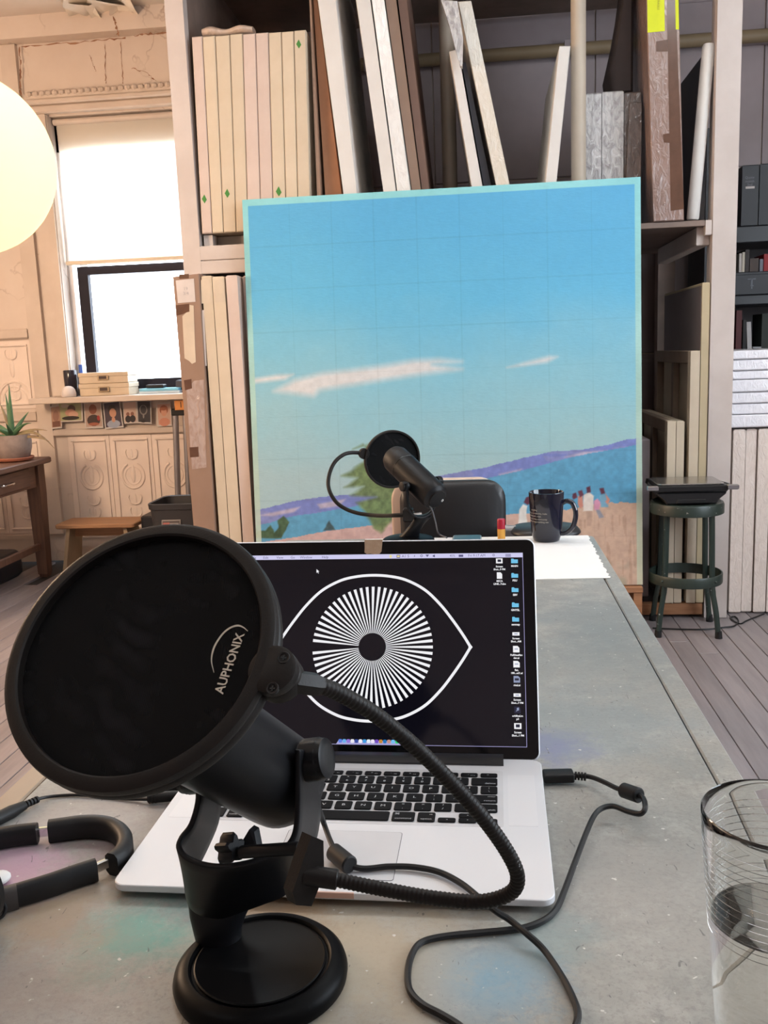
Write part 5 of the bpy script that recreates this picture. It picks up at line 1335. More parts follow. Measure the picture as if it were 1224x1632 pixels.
lows = [((318.5, 440), (337, 438), 'first pale canvas right of the taped parcel with a white slip low on it', m_cv), ((338, 441), (357, 440), 'second pale canvas right of the taped parcel, rounded edge', m_cv), ((359.5, 439), (378, 438), 'third pale canvas, just left of the one beside the painting', m_cvp), ((379.5, 440), (397, 439), 'pale canvas partly hidden by the painting left edge', m_cvp)]
for i, (a, c, lb_, mt) in enumerate(lows):
    yf = 4.075 if i == 3 else 3.992
    q0, q1 = at(*a, Y=yf), at(*c, Y=yf)
    x0, x1 = q0.x, q1.x
    x0 = x0 + .007 if i == 0 else max(x0, prev_x1 + .002)
    prev_x1 = x1
    t = thing('stretched_canvas', lb_, 'canvas', ((x0 + x1) / 2, yf, 0), 0, 'canvases standing below the left shelf')
    yb = 4.098 if i == 0 else 4.82
    xa = x0
    if i == 0:
        MB().box(x0, x1 - .001, yf, 4.096, .003, q0.z, .005).build('canvas_wrap', mt, t)
        face([(320, 446), (334, 444), (337.5, 482), (321, 484)], yf, .0012).build('paper_slip', m_labc, t, smooth=0)
        face([(322, 494), (325, 494), (329.5, 583), (323, 584)], yf, .0012).build('paper_slip', m_lab, t, smooth=0)
    else:
        MB().box(x0, x1 - .001, yf, 4.098 if x0 < -1.1 else 4.82, .003, q0.z, .006).build('canvas_wrap', mt, t)
    if i == 1: face([(341, 446), (356, 445), (358.5, 481), (343, 482)], yf, .0012).build('paper_slip', m_labc, t, smooth=0)

# lower right bay
m_face = M('mauve_grey_priming', (.25, .205, .20), .8, col2=(.20, .165, .16), scale=3)
def frame_canvas(lb_, xa, xb, ya, yprobe, bars, mt):
    a, c = at(xa, yprobe, Y=Y0).x, at(xb, yprobe, Y=Y0).x; zt_ = at((xa + xb) / 2, ya, Y=Y0).z
    t = thing('stretched_canvas', lb_, 'canvas', ((a + c) / 2, Y0, .07), 0, 'canvases under the right shelf')
    z0 = .0705; D = .80; w_ = .055
    c = min(c, .986)
    if not bars:
        bar(a, c, z0, zt_, Y0, D, .004).build('canvas_wrap', mt, t)
        MB().box(a - .002, a + .001, Y0 + .012, Y0 + D - .01, z0 + .01, zt_ - .012).build('canvas_face', m_face, t, smooth=0)
        return
    MB().box(c - .006, c, Y0, Y0 + D, z0, zt_).build('canvas_wrap', mt, t, smooth=0)
    MB().box(a, c - .006, Y0, Y0 + w_, z0, zt_, .003).build('stretcher_bar', mt, t)
    MB().box(a, c - .006, Y0 + D - w_, Y0 + D, z0, zt_, .003).build('stretcher_bar', m_inner, t)
    MB().box(a, c - .006, Y0 + w_, Y0 + D - w_, zt_ - w_, zt_, .003).build('stretcher_bar', m_inner, t)
    MB().box(a, c - .006, Y0 + w_, Y0 + D - w_, z0, z0 + w_, .003).build('stretcher_bar', m_inner, t)
    MB().box(a + .006, c - .008, Y0 + D * .5 - .025, Y0 + D * .5 + .025, z0 + w_, zt_ - w_, .003).build('cross_bar', m_inner, t)
frame_canvas('tallest yellowed canvas beside the right cream post', 1119.5, 1135, 450, 450, False, m_cvy)
frame_canvas('cream canvas showing its open stretcher back, second from the right post', 1101, 1116, 559, 559, True, m_cv)
frame_canvas('pale low canvas, third from right post, standing behind the stool', 1078.5, 1091, 671, 671, False, m_cv)
frame_canvas('low canvas with open wooden stretcher back, leftmost behind the stool', 1064, 1077.5, 671, 671, True, m_cv)
a = at(1036, 700, Y=Y0 + .12).x
MB().box(a - .06, a, Y0 + .12, Y0 + .9, .07, at(1036, 700, Y=Y0 + .12).z, .004).solo('stretched_canvas', M('lilac_grey_canvas', (.36, .31, .33), .8), 'lilac-grey canvas edge between the painting and the green stool', 'canvas')

# right of the post
ys = [557.5, 572.5, 590.5, 604.5, 625, 643, 660.5, 681.5]
xl, xr = 1.094, 1.45
pn_ = ['top', 'second', 'third', 'fourth', 'fifth', 'sixth', 'bottom']
for k in range(7):
    zt_, zb_ = at(1200, ys[k], Y=4.16).z, at(1200, ys[k + 1], Y=4.16).z
    t = thing('flat_wrapped_canvas', '%s white plastic-wrapped canvas in the flat stack right of the post' % pn_[k], 'canvas', (1.27, 4.16, zb_), 0, 'flat stack of white wrapped canvases')
    MB().box(xl + .004 * (k % 2), xr, 4.16 + .006 * (k % 3), 4.95, zb_ + .0015, zt_ - .0015, .005).build('plastic_wrap', wrap_mat('clear_wrap_over_bright_white', (.88, .86, .90), (.80, .78, .82)) if k == 0 else bpy.data.materials['clear_wrap_over_bright_white'], t)
zt_ = at(1200, 682.5, Y=4.17).z - .004
vx = [1167.5, 1189, 1207.5, 1229, 1250]
vl = ['leftmost upright wooden-coloured wrapped canvas, touching the right post at floor level', 'second upright wrapped canvas from the right post, shiny plastic at its top', 'third upright wrapped canvas from the right post, at the photo edge', 'fourth upright wrapped canvas right of the post']
for k in range(4):
    a, c = at(vx[k], 720, Y=4.17).x + .002, at(vx[k + 1], 720, Y=4.17).x - .003
    t = thing('upright_wrapped_canvas', vl[k], 'canvas', ((a + c) / 2, 4.17, 0), 0, 'upright wrapped canvases right of the post')
    bar(a, c, .004, zt_, 4.17 + .01 * (k == 1), .75, .006).build('plastic_wrap', m_wrapb, t)

# dark bookshelf beyond
YS = 5.0
m_sh = M('black_shelf', (.010, .011, .015), .35)
bsx0, bsx1 = 1.20, 2.3
zz = lambda y: at(1195, y, Y=YS).z
bk_ = thing('bookshelf', 'black bookshelf holding binders and books behind the right post', 'bookshelf', (1.75, 5.2, 0))
MB().box(bsx0 - .03, bsx0, YS, 5.38, 0, zz(200), .003).build('side_board', m_sh, bk_); MB().box(bsx1, bsx1 + .03, YS, 5.38, 0, zz(200), .003).build('side_board', m_sh, bk_)
for (ya, yb) in ((360, 387), (470, 486), (560, 575)): MB().box(bsx0, bsx1, YS - .005, 5.38, zz(yb), zz(ya), .005).build('shelf', m_sh, bk_)
MB().box(bsx0, bsx1, 5.384, 5.392, 0, zz(360), .0).build('back_board', M('shelf_back', (.09, .08, .085), .7), bk_)
zs1 = zz(360) + .001
m_bind = M('black_binder', (.010, .011, .016), .45)
for k, (xa, xb, yt, lb_) in enumerate(((1182, 1208.5, 263, 'black binder with faint white lettering and a white strip on its spine'), (1210, 1240, 260.5, 'plain black binder at the photo right edge on the bookshelf'))):
    a, c = at(xa, 320, Y=YS + .02).x, at(xb, 320, Y=YS + .02).x
    t = thing('ring_binder', lb_, 'binder', ((a + c) / 2, YS + .02, zs1), 0, 'binders on the black bookshelf')
    MB().box(a, c, YS + .02, YS + .29, zs1, at(xa + 10, yt, Y=YS + .02).z, .004).build('cover', m_bind, t)
    if k == 0:
        p0 = at(1195.5, 299, Y=YS + .019)
        MB().box(p0.x - .022, p0.x + .022, YS + .018, YS + .0202, p0.z - .005, p0.z + .006).build('spine_strip', m_lab, t, smooth=0)
        for s, y in (('Quote', 283), ('month', 289), ('2nd', 294.5)):
            vs, fs = text_mesh(s, .017, 'CENTER'); p1 = at(1195, y, Y=YS + .0195)
            MB().add([p1 + Vector((v[0], 0, v[1])) for v in vs], fs).build('spine_lettering', M('dim_lettering', (.20, .19, .22), .6) if 'dim_lettering' not in bpy.data.materials else bpy.data.materials['dim_lettering'], t, smooth=0)
def book(lb_, xa, xb, yt, ybot, col, lean=0.0, grp='books on the black bookshelf'):
    a, c = at(xa, (yt + ybot) / 2, Y=YS + .03).x, at(xb, (yt + ybot) / 2, Y=YS + .03).x
    zt_, zb_ = at(xa, yt, Y=YS + .03).z, zz(ybot) + .0015
    t = thing('book', lb_, 'book', ((a + c) / 2, YS + .03, zb_), 0, grp)
    mm = Matrix(((1, 0, lean, -lean * zb_), (0, 1, 0, 0), (0, 0, 1, 0), (0, 0, 0, 1)))
    w_ = c - a; th = min(.003, w_ * .2); key_ = 'book_%02x%02x%02x' % tuple(int(v) for v in col)
    mt = bpy.data.materials.get(key_) or M(key_, rgb(*col), .6)
    MB(mm).box(a, a + th, YS + .03, YS + .2, zb_, zt_).box(c - th, c, YS + .03, YS + .2, zb_, zt_).box(a + th, c - th, YS + .03, YS + .033, zb_, zt_).build('cover', mt, t, smooth=0)
    MB(mm).box(a + th, c - th, YS + .034, YS + .198, zb_ + .003, zt_ - .004).build('pages', m_lab, t, smooth=0)
zbx_t = zz(433) 
carton = thing('black_carton', 'low black storage box with a grey emblem under the upper books', 'box', (1.6, YS + .01, zz(470)))
MB().box(bsx0 + .02, bsx1 - .3, YS + .01, YS + .3, zz(470) + .001, zbx_t - .001, .003).build('box_body', m_bind, carton)
MB().box(bsx0 + .018, bsx1 - .298, YS + .008, YS + .302, zbx_t - .016, zbx_t, .003).build('lid', m_bind, carton)
mm = at(1198, 451, Y=YS + .0085)
mb = MB(); 
for (dx, dz, w_, h_) in ((0, .020, .040, .006), (0, .004, .010, .030), (.002, -.014, .016, .006), (.001, -.024, .008, .012)): mb.box(mm.x + dx - w_ / 2, mm.x + dx + w_ / 2, mm.y, mm.y + .002, mm.z + dz - h_ / 2, mm.z + dz + h_ / 2)
mb.build('emblem', M('grey_emblem', (.10, .11, .13), .5), carton, smooth=0)
book('thin white book at the left end above the black storage box', 1178, 1182, 404, 433, (186, 178, 172))
book('thin cream book in front of the dark one above the storage box', 1183, 1187, 402, 433, (196, 186, 170))
book('dark brown book above the storage box, tallest beside the post', 1188, 1194, 398, 433, (48, 38, 36))
book('brown book lying low between the dark and grey ones', 1195, 1209, 412, 433, (70, 56, 50))
book('small grey-blue book left of the red one', 1211, 1216, 413, 433, (120, 122, 134))
book('bright red book at the photo right edge above the storage box', 1217.5, 1228, 405, 433, (150, 24, 34))
zlow = 560
book('dark red book on the lower shelf beside the post', 1173, 1182, 495, zlow, (78, 20, 24))
book('black book leaning on the lower shelf', 1184, 1189.5, 510, zlow, (18, 16, 18), 0)
book('white book leaning on the lower shelf', 1192, 1199, 513, zlow, (180, 176, 176), -.06)
book('dark green book at the right of the lower shelf', 1214, 1228, 500, zlow, (30, 36, 30))
a, c = at(1200, 552, Y=YS + .03), at(1213, 559, Y=YS + .03)
MB().box(a.x, c.x, YS + .03, YS + .24, zz(560) + .0015, zz(560) + .022, .002).solo('book', M('pale_grey_cover', (.40, .40, .43), .6), 'pale grey book lying flat on the lower shelf', 'book', 'books on the black bookshelf')

# ---------------------------------------------------------------- stool and grill
m_grn = M('chipped_green_paint', (.020, .032, .026), .38, col2=(.026, .038, .030), scale=8, bmp=.1, bscale=60)
mg, nt, b = base_mat('speckled_green_paint'); v = coords(nt)
nt.links.new(mixc(nt, ramp(nt, noise(nt, v, 55, 2), .70, .735), (.018, .030, .024), (.32, .32, .30)), b.inputs['Base Color']); setin(b, Roughness=.4)
S0 = at(1093, 805, Y=3.96); sx, sy = S0.x, 3.945
st_ = thing('metal_stool', 'dark green paint-chipped round metal stool on the right', 'stool', (sx, sy, 0))
zs = at(1093, 797, Y=3.95).z
MB().lathe([(0, zs - .004), (.128, zs - .004), (.138, zs), (.148, zs - .003), (.152, zs - .012), (.152, zs - .048), (.148, zs - .050), (.146, zs - .046), (.146, zs - .014), (0, zs - .012)], 48, Matrix.Translation((sx, sy, 0))).build('seat', mg, st_)
for k, an in enumerate((-50, 40, 130, 220)):
    ca, sa = math.cos(R_(an)), math.sin(R_(an))
    P = [(sx + ca * r, sy + sa * r, z) for r, z in ((.126, zs - .018), (.130, zs - .15), (.134, .26), (.140, .19), (.158, .11), (.172, .012))]
    MB().tube(smooth_path(P, 5), [.0165 if i < 16 else .0150 for i in range(26)], 8, flat=.62).build('leg', mg, st_)
    p_ = P[-1]; MB().cyl((p_[0] + ca * .002, p_[1] + sa * .002, 0), (p_[0], p_[1], .03), .016, .014, 12).build('foot', m_rubber, st_)
zr = at(1092, 930, Y=3.81).z
MB().lathe([(.146, zr - .022), (.151, zr - .022), (.153, zr - .018), (.153, zr + .018), (.151, zr + .022), (.146, zr + .022), (.146, zr - .022)], 48, Matrix.Translation((sx, sy, 0))).build('foot_ring', m_grn, st_)
for an in (-50, 40, 130, 220):
    MB().ball((sx + .153 * math.cos(R_(an)), sy + .153 * math.sin(R_(an)), zr), .006, 8, 6).build('rivet', m_grn, st_)

gz = zs + .001
gxc = at(1094, 780, Y=3.93).x
gl = thing('panini_grill', 'black contact grill with steel lid resting on the green stool', 'grill', (gxc, sy, gz))
mf = lambda y0: Matrix(((1, 0, 0, gxc), (0, 0, 1, y0), (0, 1, 0, 0), (0, 0, 0, 1)))
m_gb = M('black_grill_plastic', (.010, .010, .011), .3)
MB(mf(sy - .115)).prism([(-.10, gz), (.10, gz), (.115, gz + .022), (.138, gz + .042), (.140, gz + .050), (-.140, gz + .050), (-.138, gz + .042), (-.115, gz + .022)], 0, .235, .006).build('base', m_gb, gl)
MB(mf(sy - .118)).prism([(-.062, gz + .004), (.062, gz + .004), (.058, gz + .022), (-.058, gz + .022)], 0, .02, .003).build('drip_tray', m_rubber, gl)
MB(mf(sy - .12)).prism([(-.140, gz + .052), (.140, gz + .052), (.148, gz + .062), (.142, gz + .080), (-.142, gz + .080), (-.148, gz + .062)], 0, .245, .006).build('lid', m_gb, gl)
MB().prism(rrect(.272, .215, .025, 5, gxc, sy), gz + .0795, gz + .0855, .003).build('lid_plate', M('brushed_steel', (.52, .50, .48), .26, metal=.9), gl, label='brushed steel lid plate')
for s in (-1, 1):
    MB().tube(smooth_path([(gxc + s * .140, sy + .06, gz + .066), (gxc + s * .150, sy + .02, gz + .069), (gxc + s * .158, sy - .06, gz + .072), (gxc + s * .160, sy - .125, gz + .073)], 4), .007, 8).build('handle_arm', m_gb, gl)
    MB().box(gxc + s * .160 - .022, gxc + s * .160 + .022, sy - .138, sy - .116, gz + .062, gz + .083, .004).build('handle_cap', m_chrome, gl, label='silver handle cap')
P = [(.93, 4.06, .5)] 
cd_ = [at(x, y, z=.004) for x, y in ((1218, 978), (1200, 985), (1188, 990), (1180, 994), (1170, 990), (1164, 984), (1172, 983), (1177, 990), (1170, 997.5), (1152, 1000), (1125, 1003), (1090, 1003), (1060, 1002), (1040, 1001))]
MB().tube(smooth_path(cd_, 6), .0035, 6).solo('power_cord', m_cable, 'thin dark power cord lying on floorboards by the green stool', 'cord')
# ---------------------------------------------------------------- paper lantern
LC = at(-58, 262, Y=2.6)
def lantern_mat():
    m, nt, b = base_mat('lit_paper')
    b.inputs['Base Color'].default_value = (.3, .27, .2, 1); setin(b, Roughness=.8)
    b.inputs['Emission Color'].default_value = (1.0, .88, .46, 1); b.inputs['Emission Strength'].default_value = 1.3
    return m
lan = thing('paper_lantern', 'glowing round paper lantern at the upper left', 'lamp', LC + Vector((0, 0, -.25)))
R0 = .2515; prof = []
for k in range(121):
    a = math.pi * k / 120; r = R0 * (1 - .002 * abs(math.cos(a * 15)))
    prof.append((max(r * math.sin(a), .045 if 3 < k < 117 else .045), -r * math.cos(a)))
MB().lathe(prof[4:117], 128, Matrix.Translation(LC)).build('paper_shade', lantern_mat(), lan, smooth=60)
MB().tube([LC + Vector((.05 * math.cos(a), .05 * math.sin(a), R0 * .98)) for a in [2 * math.pi * k / 24 for k in range(25)]], .003, 6).build('wire_ring', m_screw, lan)
MB().cyl(LC + Vector((0, 0, R0 * .6)), (LC.x, LC.y, ZC), .004, n=8).build('flex', m_rubber, lan)
MB().ball(LC + Vector((0, 0, R0 * .42)), .035, 16, 10).build('bulb', m_white, lan)
# added warm point light outside the frame, brightening the window end of the room
l2 = Vector((-2.9, 2.8, 1.85))
lamp('added_warm_fill', l2, 185.0, (1.0, .70, .46), .22)
fill_pendant = thing('added_fill_pendant', 'made-up pendant fitting for the added warm light at left', 'lamp', l2 + Vector((0, 0, .12)))  # socket and flex made up to carry the added light
MB().cyl(l2 + Vector((0, 0, .12)), l2 + Vector((0, 0, .17)), .022, .016, 16).build('socket', m_rubber, fill_pendant)
MB().cyl(l2 + Vector((0, 0, .17)), (l2.x, l2.y, ZC), .004, n=8).build('flex', m_rubber, fill_pendant)

# ---------------------------------------------------------------- old wooden table with aloe
m_ow = wood('old_brown_wood', (.155, .075, .045), (.095, .045, .03), axis=1)
m_owv = wood('old_brown_wood_leg', (.145, .07, .042), (.095, .045, .03), axis=2)
ox0, ox1, oy0, oy1, oh = -3.35, -2.515, 3.75, 5.14, .712
ot = thing('old_wooden_table', 'worn brown wooden table with a drawer by the left window', 'table', ((ox0 + ox1) / 2, (oy0 + oy1) / 2, 0))
MB().prism(rrect(ox1 - ox0, oy1 - oy0, .02, 4, (ox0 + ox1) / 2, (oy0 + oy1) / 2), oh - .034, oh, .006).build('tabletop', m_ow, ot)
for x in (ox0 + .05, ox1 - .115):
    for y in (oy0 + .05, oy1 - .10):
        rg = [[(x + .0325 + a * w_, y + .0325 + c * w_, z) for a, c in ((-1, -1), (1, -1), (1, 1), (-1, 1))] for z, w_ in ((0, .022), (.02, .026), (.02, .030), (.44, .038), (.50, .040), (oh - .034, .040))]
        MB().loft(rg).build('leg', m_owv, ot, smooth=0)
MB().box(ox1 - .075, ox1 - .055, oy0 + .11, oy1 - .115, oh - .165, oh - .034, .002).build('apron', m_ow, ot)
MB().box(ox0 + .055, ox0 + .075, oy0 + .11, oy1 - .115, oh - .165, oh - .034, .002).build('apron', m_ow, ot)
MB().box(ox0 + .12, ox1 - .12, oy1 - .075, oy1 - .055, oh - .165, oh - .034, .002).build('apron', m_ow, ot)
dr = MB().box(ox1 - .054, ox1 - .044, 4.20, 4.93, oh - .150, oh - .045, .003).build('drawer', m_ow, ot)
MB().tube(smooth_path([(ox1 - .046, 4.60, oh - .10), (ox1 - .022, 4.61, oh - .10), (ox1 - .018, 4.66, oh - .10), (ox1 - .022, 4.71, oh - .10), (ox1 - .046, 4.72, oh - .10)], 5), .007, 8).build('pull', m_chrome, dr)
MB().box(ox1 - .095, ox1 - .07, oy0 + .11, oy1 - .115, .17, .21, .003).build('stretcher', m_owv, ot)
MB().prism(rrect(.42, .60, .06, 5, -2.97, 4.86), 0, .155, .02).solo('dark_case', m_bind, 'dark rounded case on the floor under the old wooden table', 'case', smooth=50)
pc0 = at(28, 705, Y=4.93); pc0.z = oh; pc0.x = min(pc0.x, ox1 - .12)
t = thing('potted_aloe', 'aloe plant in grey pot on terracotta saucer on the old table', 'plant', pc0)
MB().lathe([(0, .001), (.085, .001), (.100, .008), (.106, .020), (.104, .024), (.094, .016), (0, .010)], 36, Matrix.Translation(pc0)).build('saucer', M('terracotta', (.36, .13, .07), .7, col2=(.30, .105, .06)), t)
MB().lathe([(0, .012), (.070, .012), (.086, .030), (.098, .075), (.100, .115), (.094, .150), (.088, .150), (.092, .115), (.09, .08), (0, .07)], 40, Matrix.Translation(pc0)).build('pot', M('stained_grey_pot', (.30, .24, .215), .6, col2=(.21, .165, .15), scale=14, bmp=.1), t)
MB().lathe([(0, .128), (.093, .126)], 24, Matrix.Translation(pc0)).build('soil', M('soil', (.05, .035, .025), .95, bmp=.6, bscale=120), t, smooth=0)
m_aloe = M('aloe_green', (.09, .20, .085), .45, col2=(.06, .13, .07), scale=20); m_aloeb = M('aloe_tan_green', (.26, .21, .10), .5, col2=(.20, .13, .07), scale=20)
P0 = pc0 + Vector((0, 0, .13))
for (dx, dy, dz, droop, L_, mt) in ((.012, 0, .30, 0, 1, m_aloe), (-.02, .01, .25, .0, 1, m_aloe), (-.06, .01, .20, 0, 1, m_aloeb), (.12, .0, .12, .02, 1, m_aloe), (.20, .02, .075, .02, 1, m_aloeb), (.24, .0, .085, .075, 1, m_aloeb), (.22, -.02, .02, .02, 1, m_aloeb), (-.14, .02, .11, .0, 1, m_aloe), (-.22, -.02, .03, .03, 1, m_aloe), (-.17, .05, .07, .0, 1, m_aloeb), (.03, -.11, .09, .0, 1, m_aloe), (-.05, -.10, .08, .01, 1, m_aloe), (.06, .1, .14, 0, 1, m_aloe), (.08, -.04, .06, 0, 1, m_aloe)):
    pp = [P0 + Vector((dx * s * .9 ** (1 - s), dy * s, dz * (s ** .8) - droop * s ** 3 * 2.0)) for s in [k / 9 for k in range(10)]]
    MB().tube(pp, [.017 * (1 - .93 * (k / 9) ** 1.3) for k in range(10)], 8, flat=.5).build('leaf', mt, t, smooth=60)

# ---------------------------------------------------------------- low wooden stool, bin, folded tubes
yS = 5.02
a, c = at(86, 838, Y=yS), at(213, 832, Y=yS)
hz_ = a.z + .004
m_lw = wood('honey_wood', (.40, .22, .115), (.31, .16, .08), axis=0)
t = thing('low_wooden_stool', 'low honey-coloured wooden step stool against the tin wall', 'stool', ((a.x + c.x) / 2, yS + .11, 0))
MB().prism(rrect(c.x - a.x, .24, .02, 4, (a.x + c.x) / 2, yS + .12), hz_ - .026, hz_, .005).build('top', m_lw, t)
for s, x in ((1, a.x + .07), (-1, c.x - .07)):
    MB().loft([[(x - s * .045 + e, y, 0) for e, y in ((-.011, yS + .01), (.011, yS + .01), (.011, yS + .23), (-.011, yS + .23))], [(x + e, y, hz_ - .026) for e, y in ((-.011, yS + .03), (.011, yS + .03), (.011, yS + .21), (-.011, yS + .21))]]).build('leg', M('pale_plywood', (.42, .31, .20), .6) if 'pale_plywood' not in bpy.data.materials else bpy.data.materials['pale_plywood'], t)
MB().box(a.x + .07, c.x - .07, yS + .11, yS + .13, hz_ - .09, hz_ - .026, .002).build('rail', m_lw, t)
yB = 4.62
a, c = at(234, 803, Y=yB), at(313, 795, Y=yB)
bw, bz = .34, a.z
bx_ = a.x + bw / 2; byc = yB + .14
m_bin = M('dark_grey_plastic', (.035, .034, .037), .42, bmp=.1, bscale=30)
t = thing('waste_bin', 'dark grey plastic waste bin left of the taped parcel', 'bin', (bx_, byc, 0))
def rr3(w_, d_, z): return [(p[0], p[1], z) for p in rrect(w_, d_, .05, 5, bx_, byc)]
MB().loft([rr3(bw * .80, .24, 0), rr3(bw * .97, .30, bz - .035), rr3(bw * 1.0, .315, bz - .032), rr3(bw * 1.02, .32, bz - .004), rr3(bw * 1.0, .31, bz), rr3(bw * .96, .295, bz - .004), rr3(bw * .93, .285, bz - .04), rr3(bw * .77, .22, .012)]).build('tub', m_bin, t, smooth=40)
l0 = [at(x, y, Y=yB - .010) for x, y in ((258, 829), (288, 828), (288, 842), (258, 843))]
def lp(u0, u1, v0, v1, d):
    f = lambda u, v: l0[0] + (l0[1] - l0[0]) * u + (l0[3] - l0[0]) * v
    q = [f(u0, v0), f(u1, v0), f(u1, v1), f(u0, v1)]
    return MB().loft([[p + Vector((0, -d, 0)) for p in q], [p + Vector((0, .03, 0)) for p in q]])
lp(0, 1, 0, 1, .004).build('label_plate', M('label_grey', (.35, .32, .31), .5), t, smooth=0)
lp(.05, .95, .12, .9, .005).build('label_field', M('label_dark', (.10, .085, .085), .5), t, smooth=0)
lp(.08, .42, .28, .75, .006).build('label_red', M('label_red', (.50, .17, .15), .5), t, smooth=0)
lp(.44, .90, .35, .70, .006).build('label_text_band', M('label_pale', (.33, .31, .31), .5), t, smooth=0)
a = at(224, 850, Y=5.05) + Vector((.075, 0, 0))
MB().prism(rrect(.16, .22, .02, 3, a.x, 5.18), 0, at(224, 824, Y=5.05).z, .008).solo('dark_box', m_bind, 'small black box between low stool and waste bin', 'box')
m_tube = M('silver_tube', (.40, .38, .39), .35, metal=.7)
t = thing('folded_table_legs', 'pair of silver tube legs standing against the wall by the parcel', 'folded legs', (-1.85, 5.36, 0))
for xa, xb in ((279.5, 283.5), (295.5, 301)):
    a, c = at(xa, 661, Y=5.36), at(xb, 782, Y=5.36)
    d = (c - a) / (c.z - a.z)
    MB().cyl(a, a + d * (0.0 - a.z), .0185, n=18).build('tube', m_tube, t)
a = at(288, 656, Y=5.36)
MB().box(a.x - .05, a.x + .07, 5.335, 5.385, a.z - .022, a.z + .018, .005).build('bracket', m_rubber, t)
a, c = at(278, 638, Y=5.325), at(299, 653, Y=5.325)
ta = thing('orange_tag', 'orange card tag with a black mark under the window sill', 'tag', ((a.x + c.x) / 2, 5.325, c.z))
MB().box(a.x, c.x, 5.322, 5.326, c.z, a.z).build('card', M('orange_card', rgb(216, 140, 70), .6), ta, smooth=0)
vs, fs = text_mesh('1', .05, 'CENTER'); mdl = (a + c) / 2
MB().add([(mdl.x + v[0], 5.3212, mdl.z + v[1]) for v in vs], fs).build('number', m_rubber, ta, smooth=0)

# ---------------------------------------------------------------- photographs below the sill
YP = 5.462
m_border = M('photo_white_border', (.62, .58, .55), .5)
def photo(lb_, quad, bgc, shapes, border=.008):
    q = [at(x, y, Y=YP) for x, y in quad]
    cx_ = sum((p for p in q), Vector()) / 4
    t = thing('photograph', lb_, 'photograph', (cx_.x, YP, min(p.z for p in q)), 0, 'row of photographs under the window sill')
    MB().loft([[p + Vector((0, -.001, 0)) for p in q], [p + Vector((0, .001, 0)) for p in q]]).build('print', m_border, t, smooth=0)
    f = lambda u, v: (q[0] * (1 - u) + q[1] * u) * (1 - v) + (q[3] * (1 - u) + q[2] * u) * v
    def flat(pts, col, lvl, nm):
        key_ = 'photo_%d_%d_%d' % col; mt = bpy.data.materials.get(key_) or M(key_, rgb(*col), .35)
        P = [f(u, v) for u, v in pts]; d = Vector((0, -.0012 - .0004 * lvl, 0))
        MB().add([p + d for p in P], [tuple(range(len(P)))]).build(nm, mt, t, smooth=0)
    b_ = .06
    flat([(b_, b_ * .8), (1 - b_, b_ * .8), (1 - b_, 1 - b_), (b_, 1 - b_)], bgc, 0, 'picture_ground')
    for i, (kind, u, v, ru, rv, col) in enumerate(shapes):
        if kind == 'e': flat([(u + ru * math.cos(2 * math.pi * k / 14), v + rv * math.sin(2 * math.pi * k / 14)) for k in range(14)], col, i + 1, 'picture_patch')
        else: flat([(u - ru, v - rv), (u + ru, v - rv), (u + ru, v + rv), (u - ru, v + rv)], col, i + 1, 'picture_patch')
photo('faded brown snapshot at the left end under the sill', ((80, 648), (96, 645), (99, 682), (82, 684)), (176, 140, 118), [('e', .5, .45, .3, .25, (150, 110, 95)), ('r', .5, .8, .35, .12, (120, 80, 66))])
photo('outdoor group snapshot with green ground, second from left', ((91, 641), (131.5, 639), (132.5, 671), (94, 673)), (170, 172, 128), [('e', .55, .38, .16, .22, (90, 60, 50)), ('e', .5, .55, .22, .18, (200, 150, 130)), ('e', .62, .65, .2, .16, (214, 170, 150)), ('e', .5, .82, .36, .1, (40, 34, 32)), ('e', .3, .2, .16, .1, (196, 186, 170))])
photo('portrait of a young child with folded arms in dark shirt', ((133, 642), (161, 639), (165, 682), (136, 683)), (186, 160, 146), [('e', .5, .28, .22, .19, (150, 92, 72)), ('e', .5, .70, .36, .22, (70, 54, 50)), ('e', .5, .84, .30, .06, (168, 100, 78)), ('e', .78, .62, .08, .1, (176, 60, 56))])
photo('portrait of a dark-haired youth in light blue shirt', ((163.5, 641), (191, 638), (197, 681), (167.5, 684)), (70, 58, 72), [('e', .5, .30, .24, .16, (40, 28, 30)), ('e', .52, .43, .19, .17, (208, 156, 130)), ('e', .5, .84, .36, .15, (164, 172, 190)), ('e', .52, .68, .1, .1, (208, 156, 130))])
photo('pale snapshot of two people in black', ((195.5, 640), (217, 638), (219, 674), (198, 675.5)), (206, 178, 164), [('e', .33, .58, .13, .09, (140, 92, 76)), ('e', .66, .58, .13, .09, (140, 92, 76)), ('e', .33, .80, .22, .16, (38, 32, 36)), ('e', .68, .80, .22, .16, (38, 32, 36))], .004)
photo('dark photograph of a pale necklace shape', ((217.5, 638), (241, 637.5), (241.5, 675.5), (219.5, 674.5)), (46, 42, 50), [('e', .45, .42, .28, .22, (120, 116, 116)), ('e', .45, .40, .20, .18, (46, 42, 50)), ('e', .45, .68, .06, .1, (130, 126, 126)), ('e', .4, .9, .2, .06, (24, 20, 24))])
photo('portrait of a person with orange hair and bare shoulders', ((249, 643), (272, 641), (274, 678.5), (251.5, 680)), (208, 170, 152), [('e', .5, .30, .30, .20, (164, 92, 58)), ('e', .5, .40, .20, .17, (214, 156, 130)), ('e', .5, .82, .38, .18, (206, 140, 116)), ('e', .5, .24, .22, .09, (164, 92, 58))])

